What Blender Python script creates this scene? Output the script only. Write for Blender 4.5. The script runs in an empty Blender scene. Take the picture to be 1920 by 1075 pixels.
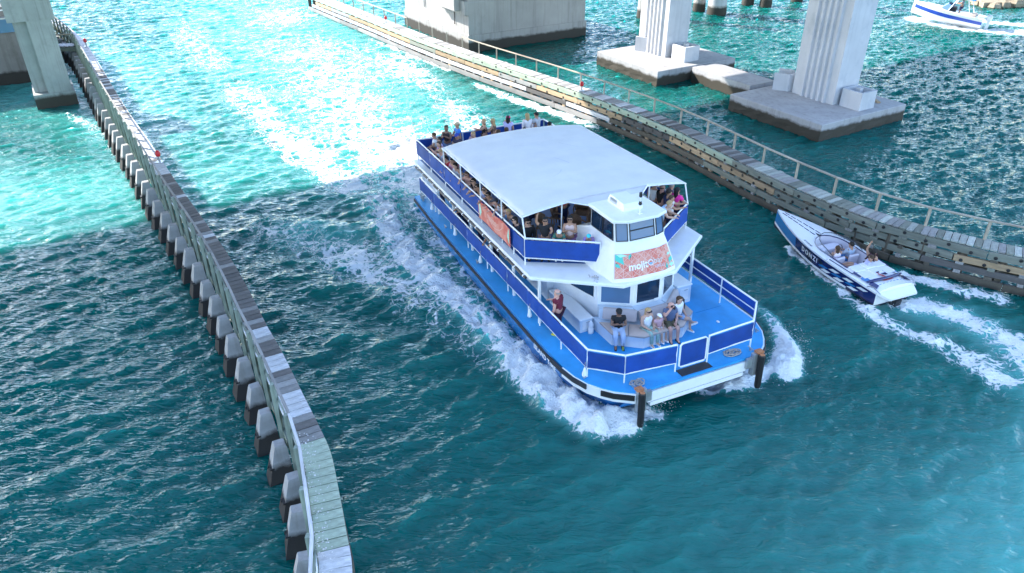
import bpy, bmesh, math, random
import numpy as np
from mathutils import Vector, Matrix, Euler, noise

random.seed(7)
R = math.radians
SC = bpy.context.scene
COL = SC.collection

# ------------------------------------------------------------------ camera, sky, sun, exposure
cam_d = bpy.data.cameras.new('camera')
cam = bpy.data.objects.new('camera', cam_d); COL.objects.link(cam)
cam.location = (0, 0, 15.5)
cam.rotation_euler = (R(90 - 30.87), 0, 0)
cam_d.sensor_width = 36; cam_d.lens = 26.25
cam_d.clip_start = 0.5; cam_d.clip_end = 6000
SC.camera = cam

SUN_AZ = 62      # degrees left of the view direction (+Y towards -X)
SUN_EL = 34
world = bpy.data.worlds.new('World'); SC.world = world; world.use_nodes = True
wn = world.node_tree.nodes; wn.clear()
bg = wn.new('ShaderNodeBackground'); wo = wn.new('ShaderNodeOutputWorld'); sky = wn.new('ShaderNodeTexSky')
sky.sky_type = 'NISHITA'; sky.sun_disc = False
sky.sun_elevation = R(SUN_EL); sky.sun_rotation = R(-SUN_AZ)
sky.air_density = 1.0; sky.dust_density = 0.7; sky.ozone_density = 1.6
bg.inputs['Strength'].default_value = 0.15
world.node_tree.links.new(sky.outputs[0], bg.inputs[0]); world.node_tree.links.new(bg.outputs[0], wo.inputs[0])
sun_d = bpy.data.lights.new('sun', 'SUN'); sun_d.energy = 2.6; sun_d.angle = R(0.53); sun_d.color = (1, 0.95, 0.87)
sun = bpy.data.objects.new('sun', sun_d); COL.objects.link(sun)
_sd = Vector((-math.sin(R(SUN_AZ)) * math.cos(R(SUN_EL)), math.cos(R(SUN_AZ)) * math.cos(R(SUN_EL)), math.sin(R(SUN_EL))))
sun.rotation_euler = _sd.to_track_quat('Z', 'Y').to_euler(); sun.location = (-60, 40, 70)
vs = SC.view_settings
vs.view_transform = 'Standard'; vs.look = 'None'; vs.gamma = 1; vs.use_curve_mapping = False
vs.exposure = 2.25

# ------------------------------------------------------------------ helpers
def tag(o, label=None, cat=None, group=None, kind=None):
    if label: o['label'] = label
    if cat: o['category'] = cat
    if group: o['group'] = group
    if kind: o['kind'] = kind
    return o

def empty(name, loc=(0, 0, 0), rot=(0, 0, 0), label=None, cat=None, group=None):
    o = bpy.data.objects.new(name, None); COL.objects.link(o)
    o.location = loc; o.rotation_euler = rot; o.empty_display_size = 0.3
    return tag(o, label, cat, group)

def place(o, parent=None, mw=None):
    COL.objects.link(o)
    if parent is not None: o.parent = parent
    if mw is not None: o.matrix_basis = mw
    return o

class MB:
    def __init__(s): s.v = []; s.f = []; s.m = []; s.mi = 0
    def add(s, vs, fs):
        n = len(s.v); s.v += [tuple(p) for p in vs]
        for f in fs: s.f.append(tuple(i + n for i in f)); s.m.append(s.mi)
        return s
    def quad(s, a, b, c, d): return s.add([a, b, c, d], [(0, 1, 2, 3)])
    def box(s, c, d, M=None):
        x, y, z = d[0] / 2, d[1] / 2, d[2] / 2
        P = [Vector((i, j, k)) for k in (-z, z) for j in (-y, y) for i in (-x, x)]
        c = Vector(c)
        P = [(M @ p if M else p) + c for p in P]
        return s.add(P, [(0, 2, 3, 1), (4, 5, 7, 6), (0, 1, 5, 4), (2, 6, 7, 3), (0, 4, 6, 2), (1, 3, 7, 5)])
    def bbox(s, c, d, b=.02, M=None):
        # box with chamfered edges round z and top
        x, y, z = d[0] / 2, d[1] / 2, d[2] / 2; c = Vector(c)
        def ring(h, i): return [Vector(q) for q in ((-x + i, -y + i + b, h), (-x + i + b, -y + i, h), (x - i - b, -y + i, h), (x - i, -y + i + b, h), (x - i, y - i - b, h), (x - i - b, y - i, h), (-x + i + b, y - i, h), (-x + i, y - i - b, h))]
        P = ring(-z, 0) + ring(z - b, 0) + ring(z, b)
        P = [(M @ p if M else p) + c for p in P]
        F = [tuple(range(7, -1, -1)), tuple(range(16, 24))]
        for k in (0, 8):
            for i in range(8):
                j = (i + 1) % 8; F.append((k + i, k + j, k + 8 + j, k + 8 + i))
        return s.add(P, F)
    def beam(s, p, q, w, h, up=(0, 0, 1)):
        p = Vector(p); q = Vector(q); d = (q - p)
        if d.length < 1e-6: return s
        dn = d.normalized(); sx = dn.cross(Vector(up))
        if sx.length < 1e-4: sx = dn.cross(Vector((1, 0, 0)))
        sx.normalize(); sz = sx.cross(dn)
        P = [b + sx * i * w / 2 + sz * j * h / 2 for b in (p, q) for i, j in ((-1, -1), (1, -1), (1, 1), (-1, 1))]
        return s.add(P, [(0, 1, 2, 3), (7, 6, 5, 4), (0, 4, 5, 1), (1, 5, 6, 2), (2, 6, 7, 3), (3, 7, 4, 0)])
    def tube(s, pts, r, n=6, caps=True):
        pts = [Vector(p) for p in pts]
        rr = r if isinstance(r, (list, tuple)) else [r] * len(pts)
        P = []; prev = None
        for i, p in enumerate(pts):
            t = (pts[min(i + 1, len(pts) - 1)] - pts[max(i - 1, 0)])
            if t.length < 1e-7: t = Vector((0, 0, 1))
            t.normalize()
            a = prev - t * prev.dot(t) if prev is not None else (Vector((0, 0, 1)).cross(t) if abs(t.z) < .9 else Vector((1, 0, 0)).cross(t))
            if a.length < 1e-5: a = Vector((1, 0, 0)).cross(t)
            a.normalize(); prev = a; b = t.cross(a)
            P += [p + (a * math.cos(2 * math.pi * k / n) + b * math.sin(2 * math.pi * k / n)) * rr[i] for k in range(n)]
        F = []
        for i in range(len(pts) - 1):
            for k in range(n):
                F.append((i * n + k, i * n + (k + 1) % n, (i + 1) * n + (k + 1) % n, (i + 1) * n + k))
        if caps: F += [tuple(range(n - 1, -1, -1)), tuple(range((len(pts) - 1) * n, len(pts) * n))]
        return s.add(P, F)
    def prism(s, poly, z0, z1):
        n = len(poly)
        A = sum(poly[i][0] * poly[(i + 1) % n][1] - poly[(i + 1) % n][0] * poly[i][1] for i in range(n))
        if A < 0: poly = poly[::-1]
        P = [(p[0], p[1], z0) for p in poly] + [(p[0], p[1], z1) for p in poly]
        F = [tuple(range(n - 1, -1, -1)), tuple(range(n, 2 * n))] + [(i, (i + 1) % n, n + (i + 1) % n, n + i) for i in range(n)]
        return s.add(P, F)
    def loft(s, rings, closed=True, caps=True):
        n = len(rings[0]); P = [p for r in rings for p in r]; F = []
        for i in range(len(rings) - 1):
            for k in range(n if closed else n - 1):
                F.append((i * n + k, i * n + (k + 1) % n, (i + 1) * n + (k + 1) % n, (i + 1) * n + k))
        if caps: F += [tuple(range(n - 1, -1, -1)), tuple(range((len(rings) - 1) * n, len(rings) * n))]
        return s.add(P, F)
    def lathe(s, c, prof, n=10):
        c = Vector(c)
        return s.loft([[c + Vector((r * math.cos(2 * math.pi * k / n), r * math.sin(2 * math.pi * k / n), z)) for k in range(n)] for r, z in prof])
    def sphere(s, c, r, n=10, m=6, keep=None):
        c = Vector(c); r = Vector(r) if not isinstance(r, (int, float)) else Vector((r, r, r))
        P = []; F = []
        for j in range(m + 1):
            th = math.pi * j / m
            for i in range(n):
                ph = 2 * math.pi * i / n
                P.append((math.sin(th) * math.cos(ph), math.sin(th) * math.sin(ph), math.cos(th)))
        for j in range(m):
            for i in range(n):
                q = (j * n + i, (j + 1) * n + i, (j + 1) * n + (i + 1) % n, j * n + (i + 1) % n)
                cen = [sum(P[t][k] for t in q) / 4 for k in range(3)]
                if keep is None or keep(*cen): F.append(q)
        return s.add([c + Vector((p[0] * r.x, p[1] * r.y, p[2] * r.z)) for p in P], F)
    def mesh(s, name, mats, smooth=None, fix=True):
        me = bpy.data.meshes.new(name)
        me.from_pydata(s.v, [], s.f)
        mats = mats if isinstance(mats, (list, tuple)) else [mats]
        for m in mats: me.materials.append(m)
        if len(mats) > 1: me.polygons.foreach_set('material_index', s.m)
        if fix:
            bm = bmesh.new(); bm.from_mesh(me)
            bmesh.ops.remove_doubles(bm, verts=bm.verts, dist=1e-5)
            bmesh.ops.recalc_face_normals(bm, faces=bm.faces); bm.to_mesh(me); bm.free()
        if smooth is not None:
            me.shade_smooth()
            if smooth < 180: me.set_sharp_from_angle(angle=R(smooth))
        me.update(); return me
    def build(s, name, mats, parent=None, smooth=None, mw=None, fix=True, **kw):
        o = bpy.data.objects.new(name, s.mesh(name, mats, smooth, fix))
        place(o, parent, mw)
        return tag(o, **kw) if kw else o

def inst(name, me, parent=None, mw=None, mats=None, **kw):
    o = bpy.data.objects.new(name, me); place(o, parent, mw)
    return tag(o, **kw) if kw else o

def text_mesh(body, size, extrude=.004, shear=0, spacing=1.0, offset=0.0):
    cu = bpy.data.curves.new('lettering', 'FONT'); cu.body = body; cu.size = size; cu.extrude = extrude
    cu.align_x = 'CENTER'; cu.align_y = 'CENTER'; cu.shear = shear; cu.space_character = spacing; cu.resolution_u = 3; cu.offset = offset
    o = bpy.data.objects.new('lettering', cu); COL.objects.link(o)
    dg = bpy.context.evaluated_depsgraph_get()
    me = bpy.data.meshes.new_from_object(o.evaluated_get(dg)); bpy.data.objects.remove(o); bpy.data.curves.remove(cu)
    me.materials.clear()
    return me

# ------------------------------------------------------------------ materials
def mat(name, col, rough=.6, metal=0., var=0., vscale=3., dark=None, bump=0., bscale=40., spec=.5, rnd=0., dirt=0., dscale=1.2, dirtcol=(.05, .045, .04), coat=0., stretch=None, tide=None, sss=0, drip=0., dripcol=(.1, .09, .08)):
    m = bpy.data.materials.new(name); m.use_nodes = True
    nt = m.node_tree; N = nt.nodes; L = nt.links
    p = N['Principled BSDF']; p.inputs['Roughness'].default_value = rough; p.inputs['Metallic'].default_value = metal
    p.inputs['Specular IOR Level'].default_value = spec; p.inputs['Coat Weight'].default_value = coat
    col = (*col[:3], 1)
    rgb = N.new('ShaderNodeRGB'); rgb.outputs[0].default_value = col; cur = rgb.outputs[0]
    tc = N.new('ShaderNodeTexCoord'); vec = tc.outputs['Object']
    if stretch:
        mp = N.new('ShaderNodeMapping'); mp.inputs['Scale'].default_value = stretch; L.new(vec, mp.inputs[0]); vec = mp.outputs[0]
    def noise_n(scale, det=4, rough_=.6, v=None):
        n = N.new('ShaderNodeTexNoise'); n.inputs['Scale'].default_value = scale; n.inputs['Detail'].default_value = det
        n.inputs['Roughness'].default_value = rough_; L.new(v or vec, n.inputs['Vector']); return n.outputs[0]
    def mapr(x, a, b, c, d):
        k = N.new('ShaderNodeMapRange'); k.inputs[1].default_value = a; k.inputs[2].default_value = b; k.inputs[3].default_value = c; k.inputs[4].default_value = d
        L.new(x, k.inputs[0]); return k.outputs[0]
    def mix(fac, a, b, mode='MIX'):
        k = N.new('ShaderNodeMix'); k.data_type = 'RGBA'; k.blend_type = mode
        if isinstance(fac, (int, float)): k.inputs[0].default_value = fac
        else: L.new(fac, k.inputs[0])
        for i, q in ((6, a), (7, b)):
            if isinstance(q, tuple): k.inputs[i].default_value = (*q[:3], 1)
            else: L.new(q, k.inputs[i])
        return k.outputs[2]
    if var:
        f = mapr(noise_n(vscale), .3, .7, 1 - var, 1 + var)
        k = N.new('ShaderNodeVectorMath'); k.operation = 'SCALE'; L.new(cur, k.inputs[0]); L.new(f, k.inputs['Scale']); cur = k.outputs[0]
    if rnd:
        oi = N.new('ShaderNodeObjectInfo'); f = mapr(oi.outputs['Random'], 0, 1, 1 - rnd, 1 + rnd)
        k = N.new('ShaderNodeVectorMath'); k.operation = 'SCALE'; L.new(cur, k.inputs[0]); L.new(f, k.inputs['Scale']); cur = k.outputs[0]
    if dirt:
        cur = mix(mapr(noise_n(dscale, 6, .7), .52, .72, 0, dirt), cur, dirtcol)
    if drip:
        g2 = N.new('ShaderNodeNewGeometry'); mp2 = N.new('ShaderNodeMapping'); mp2.inputs['Scale'].default_value = (3.2, 3.2, .16); L.new(g2.outputs['Position'], mp2.inputs[0])
        cur = mix(mapr(noise_n(1.0, 5, .65, mp2.outputs[0]), .50, .72, 0, drip), cur, dripcol)
    if tide:  # (z level, softness, colour): growth below the high water line, world height
        ge = N.new('ShaderNodeNewGeometry'); sp = N.new('ShaderNodeSeparateXYZ'); L.new(ge.outputs['Position'], sp.inputs[0])
        n2 = noise_n(1.3, 5, .7, ge.outputs['Position'])
        ad = N.new('ShaderNodeMath'); ad.operation = 'MULTIPLY_ADD'; L.new(n2, ad.inputs[0]); ad.inputs[1].default_value = -.5; L.new(sp.outputs[2], ad.inputs[2])
        cur = mix(mapr(ad.outputs[0], tide[0] - .25 - tide[1], tide[0] - .25 + tide[1], 1, 0), cur, tide[2])
    L.new(cur, p.inputs['Base Color'])
    if bump:
        b = N.new('ShaderNodeBump'); b.inputs['Strength'].default_value = bump; b.inputs['Distance'].default_value = .02
        L.new(noise_n(bscale, 5), b.inputs['Height']); L.new(b.outputs[0], p.inputs['Normal'])
    return m

M = {}
M['white'] = mat('white_gelcoat', (.78, .79, .8), .32, var=.04, dirt=.25, dscale=1.6, dirtcol=(.5, .5, .48))
M['white_trim'] = mat('white_paint', (.8, .81, .82), .4, var=.05)
M['canvas_white'] = mat('white_awning_canvas', (.64, .64, .64), .75, var=.07, vscale=.7, bump=.25, bscale=9, dirt=.22, dscale=.8, dirtcol=(.5, .52, .55))
M['crease'] = mat('canvas_crease', (.42, .44, .48), .8)
M['canvas_blue'] = mat('blue_canvas', (.002, .050, .29), .6, var=.18, vscale=2, bump=.3, bscale=6, rnd=.12)
M['deck_blue'] = mat('blue_deck_paint', (.025, .29, .63), .5, var=.12, vscale=1.6, dirt=.35, dscale=1.1, dirtcol=(.05, .22, .42))
M['deck_navy'] = mat('blue_upper_deck_paint', (.012, .09, .32), .5, var=.12)
M['hull_blue'] = mat('blue_hull_paint', (.022, .19, .50), .22, var=.1, dirt=.3, dscale=1.2, dirtcol=(.02, .06, .15), coat=.3)
M['rub'] = mat('dark_rubber', (.025, .028, .035), .6, var=.3, vscale=4)
M['black'] = mat('black_rubber', (.012, .012, .014), .5, var=.3)
M['glass'] = mat('tinted_glass', (.012, .03, .06), .04, spec=.8)
M['glass_blue'] = mat('pale_tinted_glass', (.09, .17, .30), .05, spec=.8)
M['seat_tan'] = mat('tan_vinyl', (.50, .39, .33), .55, var=.06, bump=.1)
M['seat_back'] = mat('grey_beige_vinyl', (.47, .40, .39), .55, var=.05, bump=.1)
M['bench'] = mat('pale_blue_gelcoat', (.62, .70, .78), .4, var=.05)
M['wicker'] = mat('brown_wicker', (.22, .13, .08), .7, var=.3, vscale=30, bump=.5, bscale=60)
M['rope'] = mat('rope', (.36, .33, .31), .9, var=.4, vscale=30)
M['steel'] = mat('galvanised_steel', (.45, .46, .47), .4, metal=.7, var=.2)
M['rust'] = mat('rusty_timber_end', (.40, .16, .07), .8, var=.3, vscale=12)
M['concrete_shaded'] = mat('shaded_pier_concrete', (.20, .19, .185), .85, var=.15, vscale=.6, bump=.4, bscale=5, dirt=.6, dscale=.4, dirtcol=(.1, .095, .09), drip=.6, tide=(.9, .1, (.03, .027, .024)))  # darker copy of the pier concrete, the bridge's shade put into its colour
M['concrete_leg'] = mat('leg_concrete', (.33, .345, .33), .85, var=.12, vscale=.8, bump=.3, bscale=6, dirt=.5, dscale=.6, dirtcol=(.18, .18, .17), drip=.45, tide=(.75, .12, (.05, .045, .035)))
M['concrete'] = mat('pier_concrete', (.36, .345, .33), .85, var=.1, vscale=.5, bump=.3, bscale=6, dirt=.5, dscale=.35, dirtcol=(.20, .19, .18), drip=.5, dripcol=(.16, .15, .14), tide=(.8, .1, (.045, .04, .033)))
M['concrete_cap'] = mat('cap_concrete', (.37, .36, .365), .85, var=.12, vscale=.6, bump=.3, bscale=6, dirt=.45, dscale=.7, dirtcol=(.2, .19, .19), drip=.5, dripcol=(.17, .16, .15), tide=(.66, .09, (.045, .038, .027)))
M['concrete_col'] = mat('column_concrete', (.50, .50, .52), .8, var=.08, vscale=.6, dirt=.75, dscale=.45, dirtcol=(.30, .33, .37), drip=.35, dripcol=(.33, .34, .36))
M['concrete_pile'] = mat('pile_concrete', (.34, .34, .345), .85, var=.18, vscale=1.5, drip=.5, dripcol=(.2, .18, .16), bump=.4, bscale=9, dirt=.5, dscale=1.3, dirtcol=(.25, .24, .24), tide=(.68, .10, (.02, .018, .018)))
M['asphalt'] = mat('deck_concrete', (.2, .2, .2), .9, var=.1)
M['red'] = mat('red_lens', (.55, .015, .02), .3)
def wood(name, col, **k): return mat(name, col, .8, var=.25, vscale=2.2, bump=.4, bscale=14, rnd=k.pop('rnd', .22), **k)
M['w_dark'] = wood('weathered_shaded_timber', (.115, .105, .10), dirt=.4, dscale=3)
M['w_grey'] = wood('weathered_grey_timber', (.27, .26, .25), dirt=.5, dscale=2.5, dirtcol=(.12, .11, .1))
M['w_pale'] = wood('bleached_sunlit_timber', (.56, .55, .56), dirt=.35, dscale=4, dirtcol=(.3, .3, .3), rnd=.1)
M['w_green'] = wood('green_treated_timber', (.36, .42, .32), dirt=.35, dscale=3, dirtcol=(.22, .26, .23), rnd=.08)
M['w_greygreen'] = wood('grey_green_timber', (.19, .20, .165), dirt=.5, dscale=2, dirtcol=(.1, .1, .08))
M['w_plank'] = wood('pale_grey_plank', (.37, .385, .345), dirt=.5, dscale=3, dirtcol=(.2, .2, .18))
M['w_tan'] = wood('tan_timber', (.40, .28, .17), dirt=.4, dscale=2, dirtcol=(.2, .16, .11))
M['w_low'] = wood('wet_timber', (.10, .085, .065), dirt=.6, dscale=2, dirtcol=(.035, .03, .022), tide=(.1, .1, (.02, .02, .016)))
M['w_rail'] = wood('rail_timber', (.38, .33, .26), rnd=.15)
M['w_post'] = wood('green_post_timber', (.20, .24, .20), rnd=.15)
M['guano'] = mat('bird_droppings', (.62, .60, .58), .9, var=.3, vscale=20)
M['rock'] = mat('shore_rock', (.33, .27, .20), .9, var=.35, vscale=2, bump=.8, bscale=6)

def flat(name, col, rough=.7, **k): return mat(name, col, rough, **k)
_cm = {}
def cloth(c, var=.1):
    k = tuple(c)
    if k not in _cm: _cm[k] = mat('cloth', c, .85, var=var, vscale=6)
    return _cm[k]

# structure frame: U along the bridge, V along the channel away from the camera
Uv = Vector((.856, .517, 0)); Vv = Vector((-.517, .856, 0))
UA = math.atan2(.517, .856)
def W(o, u, v, z=0): return Vector((o[0], o[1], 0)) + Uv * u + Vv * v + Vector((0, 0, z))

def catmull(P, step):
    P = [Vector((p[0], p[1])) for p in P]
    P = [P[0] * 2 - P[1]] + P + [P[-1] * 2 - P[-2]]
    out = []
    for i in range(1, len(P) - 2):
        p0, p1, p2, p3 = P[i - 1:i + 3]
        for k in range(24):
            t = k / 24
            out.append(.5 * ((2 * p1) + (p2 - p0) * t + (2 * p0 - 5 * p1 + 4 * p2 - p3) * t * t + (3 * p1 - p0 - 3 * p2 + p3) * t ** 3))
    out.append(P[-2])
    # uniform resample
    res = [out[0]]; acc = 0; last = out[0]
    for q in out[1:]:
        d = (q - last).length
        while acc + d >= step:
            t = (step - acc) / d; last = last.lerp(q, t); res.append(last.copy()); d = (q - last).length; acc = 0
        acc += d; last = q
    return res

# ------------------------------------------------------------------ water
NX, NY, DX, X0, Y0 = 1040, 768, .12, -62.4, 4.0
xs = X0 + DX * np.arange(NX); ys = Y0 + DX * np.arange(NY)
GX, GY = np.meshgrid(xs, ys)

def band(pts, closed=False):
    """soft mask of a polyline of (x, y, half width, strength)"""
    out = np.zeros_like(GX)
    for a, b in zip(pts[:-1], pts[1:]):
        dx, dy = b[0] - a[0], b[1] - a[1]; L2 = dx * dx + dy * dy + 1e-9
        t = np.clip(((GX - a[0]) * dx + (GY - a[1]) * dy) / L2, 0, 1)
        d = np.hypot(GX - a[0] - t * dx, GY - a[1] - t * dy)
        w = a[2] + (b[2] - a[2]) * t; s = a[3] + (b[3] - a[3]) * t
        q = np.clip(1 - d / w, 0, 1)
        out = np.maximum(out, s * q * q * (3 - 2 * q))
    return out

rng = np.random.default_rng(11)
NF = 1040
def sea(seed, lam_peak, lam_min, wind, rms, spread=2):
    r = np.random.default_rng(seed)
    k1 = 2 * np.pi * np.fft.fftfreq(NF, DX); KX, KY = np.meshgrid(k1, k1)
    K = np.hypot(KX, KY) + 1e-9
    kp = 2 * np.pi / lam_peak
    S = np.exp(-1.2 * (kp / K) ** 2) / K ** 3.6 * np.exp(-(K * lam_min / (2 * np.pi)) ** 2)
    c = (KX * wind[0] + KY * wind[1]) / K / np.hypot(*wind)
    S *= np.abs(c) ** spread + .04
    h = np.fft.fft2(r.standard_normal((NF, NF))) * np.sqrt(S); h[0, 0] = 0
    z = np.real(np.fft.ifft2(h)); s = rms / z.std()
    dxx = np.real(np.fft.ifft2(-1j * KX / K * h)) * s; dyy = np.real(np.fft.ifft2(-1j * KY / K * h)) * s
    return (z * s)[:NY, :NX], dxx[:NY, :NX], dyy[:NY, :NX]
hz, hx, hy = sea(3, 2.0, .26, (-.5, .86), .036, 5)
h2, hx2, hy2 = sea(8, 1.0, .24, (-.2, .98), .016, 3)
Z = hz + h2; CHX = -(hx + hx2) * .9; CHY = -(hy + hy2) * .9
lump = sea(21, 1.1, .25, (1, .2), 1.0, 0)[0]          # isotropic lumps for broken water
big = sea(33, 16, 5, (1, .3), 1.0, 0)[0]

# wash astern of the ferry, bow waves, boat wakes (world metres: x, y, half width, strength)
f_prop = band([(-.6, 34.4, 5.0, 1.2), (-3.6, 37.6, 7.8, .72), (-6.0, 41.5, 9.8, .47), (-9.6, 47.5, 11.5, .41), (-14.0, 57, 12.5, .39), (-20, 72, 14, .34), (-27, 88, 14, .27), (-33, 104, 14, .25)])
f_propl = band([(-8.2, 36.0, 1.8, .66), (-11.4, 39.9, 2.6, .50), (-14.8, 45.3, 3.2, .47), (-20.2, 54.8, 3.6, .40), (-27.0, 66.4, 5, .32), (-33, 77.5, 4, .3)])
f_propr = band([(-1.4, 42.5, 3.0, .62), (-3.8, 49, 3.6, .50), (-6.6, 55, 4, .46), (-10, 63, 4.5, .40)])
f_bow = band([(3.5, 17.6, .8, 1.3), (2.55, 17.75, 1.15, 1.5), (1.6, 18.65, 1.15, 1.45), (.7, 20.0, 1.1, 1.3), (-.35, 21.9, 1.2, .92), (-1.5, 23.9, 1.35, .76), (-2.9, 25.9, 1.5, .64), (-4.3, 28.3, 1.7, .56), (-5.6, 31.2, 1.8, .6), (-6.5, 34, 2.2, .62)])
f_side = band([(2.0, 19.8, .6, .8), (.6, 22.2, .8, .55), (-.8, 25, 1.2, .42), (-2.2, 28, 1.8, .45), (-3.6, 31.5, 2.4, .55), (-4.4, 34.5, 2.2, .7)])
f_lace = band([(1.0, 18.9, 1.2, .35), (-1.5, 22.2, 2.0, .36), (-4.2, 25.8, 2.6, .4), (-7.5, 28.8, 3.2, .42), (-11, 31, 3, .36)])
f_rbow = band([(9.3, 20.4, .85, 1.35), (9.75, 21.4, .7, 1.1), (9.8, 22.8, .5, .62), (9.6, 24.2, .5, .35)])
f_under = band([(6.4, 19.7, .8, 1.0), (7.6, 19.9, .9, 1.35), (8.6, 20.4, .6, 1.2)]) + band([(3.9, 18.25, .6, 1.1), (4.6, 18.0, .45, .8)])
f_hullr = band([(7.6, 20.2, 1.2, .9), (6.5, 24, 1.6, .9), (4, 30, 2, .9)])
f_don = band([(15.1, 24.5, .9, 1.0), (16.2, 24.4, 1.1, .74), (17.2, 23.6, 1.3, .60), (17.9, 22.0, 1.6, .55), (18.0, 20.3, 2.0, .55), (18.2, 18, 2.6, .48)])
f_donl = band([(12.2, 29.2, .35, .95), (12.5, 28.0, .4, .7), (12.85, 26.8, .45, .62), (13.3, 25.3, .6, .72), (13.7, 23.8, .9, .60), (14.4, 22.8, 1.1, .52), (15.6, 21.6, 1.3, .50), (16.6, 19.8, 1.8, .48)])
f_donr = band([(15.6, 26.2, .4, .4), (16.4, 26.7, .6, .8), (17.6, 26.0, .8, .62), (19.2, 25.0, .9, .5)])
f_fend = band([(-2.6, 55, .8, .55), (.4, 51, 1.0, .8), (3.6, 47.6, .9, .85), (5.2, 45.5, .7, .5)]) + band([(-13, 70, .6, .45), (-5, 59, .6, .5)])
f_b2 = band([(40.2, 78.6, 1.2, 1.0), (42.6, 74.6, 1.5, 1.2), (45, 73.2, 1.6, 1.3), (47.5, 72.6, 2.2, 1.3), (51, 71.2, 2.6, 1.2), (58, 69, 3, 1.0)]) + band([(41, 79.2, 1.0, 1.1), (46, 77.5, 1.0, 1.0), (52, 75, 2, .9)])
f_pil = band([(-29, 48, 1.2, .3), (-24, 43, 1.5, .34), (-19, 36, 1.2, .25)])
f_str = band([(-14.9, 43.6, .5, .5), (-12.6, 42.2, .5, .85), (-10.2, 40.6, .6, .8)])
FOAM = np.clip(np.maximum.reduce([f_prop, f_propl, f_propr, f_bow, f_side, f_lace, f_rbow, f_under, f_hullr, f_don, f_donl, f_donr, f_fend, f_b2, f_pil, f_str]), 0, 1.5)
FOAM = np.clip(FOAM * (1 + .13 * big) , 0, 1.5)
AER_SUN = np.clip(np.maximum.reduce([band([(-1.5, 35.5, 8, 1.1), (-7, 42, 11, 1.1), (-15, 58, 14, 1), (-27, 88, 18, .8), (-36, 110, 18, .7)]),
      .95 * f_bow, .7 * f_side, .9 * f_rbow, .9 * f_under, band([(15.1, 24.5, 1.4, .8), (17.2, 23.5, 1.6, .75), (18.3, 20.6, 2.2, .8), (18.6, 16, 5, .8), (14, 11, 8, .9)]), band([(4, 13, 7, .12), (13, 12, 8, .42), (19, 9, 9, .8)]),  # lower right bands paint a sunlit brightening into the water colour
      .8 * f_b2, band([(-9.5, 30.8, 2.2, .7), (-7.5, 30.4, 2.0, .55)]), band([(-26, 34, 10, .7), (-18, 37, 8, .65), (-12, 41, 7, .6)]), band([(-22, 45, 8, .6), (-34, 60, 12, .7)])]), 0, 1)  # broad left bands: sunlit turquoise painted into the water
# wave shapes of the wakes
Z = Z * (1 + .5 * np.clip(f_lace + f_side, 0, 1))
Z += .30 * np.clip(f_bow, 0, 1.3) + .11 * lump * np.clip(f_bow, 0, 1.2)
Z += .26 * np.clip(f_rbow, 0, 1.2) + .09 * lump * np.clip(f_rbow + f_under, 0, 1.2)
Z += .05 * lump * np.clip(f_prop, 0, 1.1) * np.clip(1.4 - (GY - 36) / 30, .25, 1) + .05 * lump * np.clip(f_don + f_donl + f_donr, 0, 1)
Z += .16 * band([(-12.0, 31.6, 1.1, 1), (-9.4, 31.3, 1.3, 1.4), (-6.2, 31.0, 1.2, 1)]) - .12 * band([(-12, 29.4, 1.2, 1), (-8, 28.9, 1.2, 1)])
Z += .13 * band([(-9.5, 26.6, 1.0, .8), (-5.6, 25.6, 1.1, 1.2), (-2.6, 23.6, .9, 1)]) - .10 * band([(-7.5, 24.4, 1.1, 1), (-3.5, 22.8, .9, 1)])
Z += .10 * band([(-6.5, 22.6, 1.0, 1), (-2.6, 21.0, .9, 1)]) + .08 * band([(-18, 42, 1.0, 1), (-13.5, 41.4, 1, 1.2)])
Z += .10 * np.clip(f_don, 0, 1) + .12 * np.clip(f_donl, 0, 1)
Z = np.clip(Z, -.45, .62)

def grid_mesh(name, X, Y, Zz, attrs):
    ny, nx = X.shape
    me = bpy.data.meshes.new(name); n = nx * ny
    co = np.stack([X, Y, Zz], -1).astype(np.float32).reshape(-1)
    me.vertices.add(n); me.vertices.foreach_set('co', co)
    i = (np.arange(ny - 1)[:, None] * nx + np.arange(nx - 1)[None, :]).reshape(-1)
    q = np.stack([i, i + 1, i + nx + 1, i + nx], -1).astype(np.int32)
    me.loops.add(q.size); me.loops.foreach_set('vertex_index', q.reshape(-1))
    me.polygons.add(len(q)); me.polygons.foreach_set('loop_start', np.arange(0, q.size, 4, dtype=np.int32))
    me.update(calc_edges=True); me.shade_smooth()
    for k, a in attrs.items():
        at = me.attributes.new(k, 'FLOAT', 'POINT'); at.data.foreach_set('value', a.astype(np.float32).reshape(-1))
    return me

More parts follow.
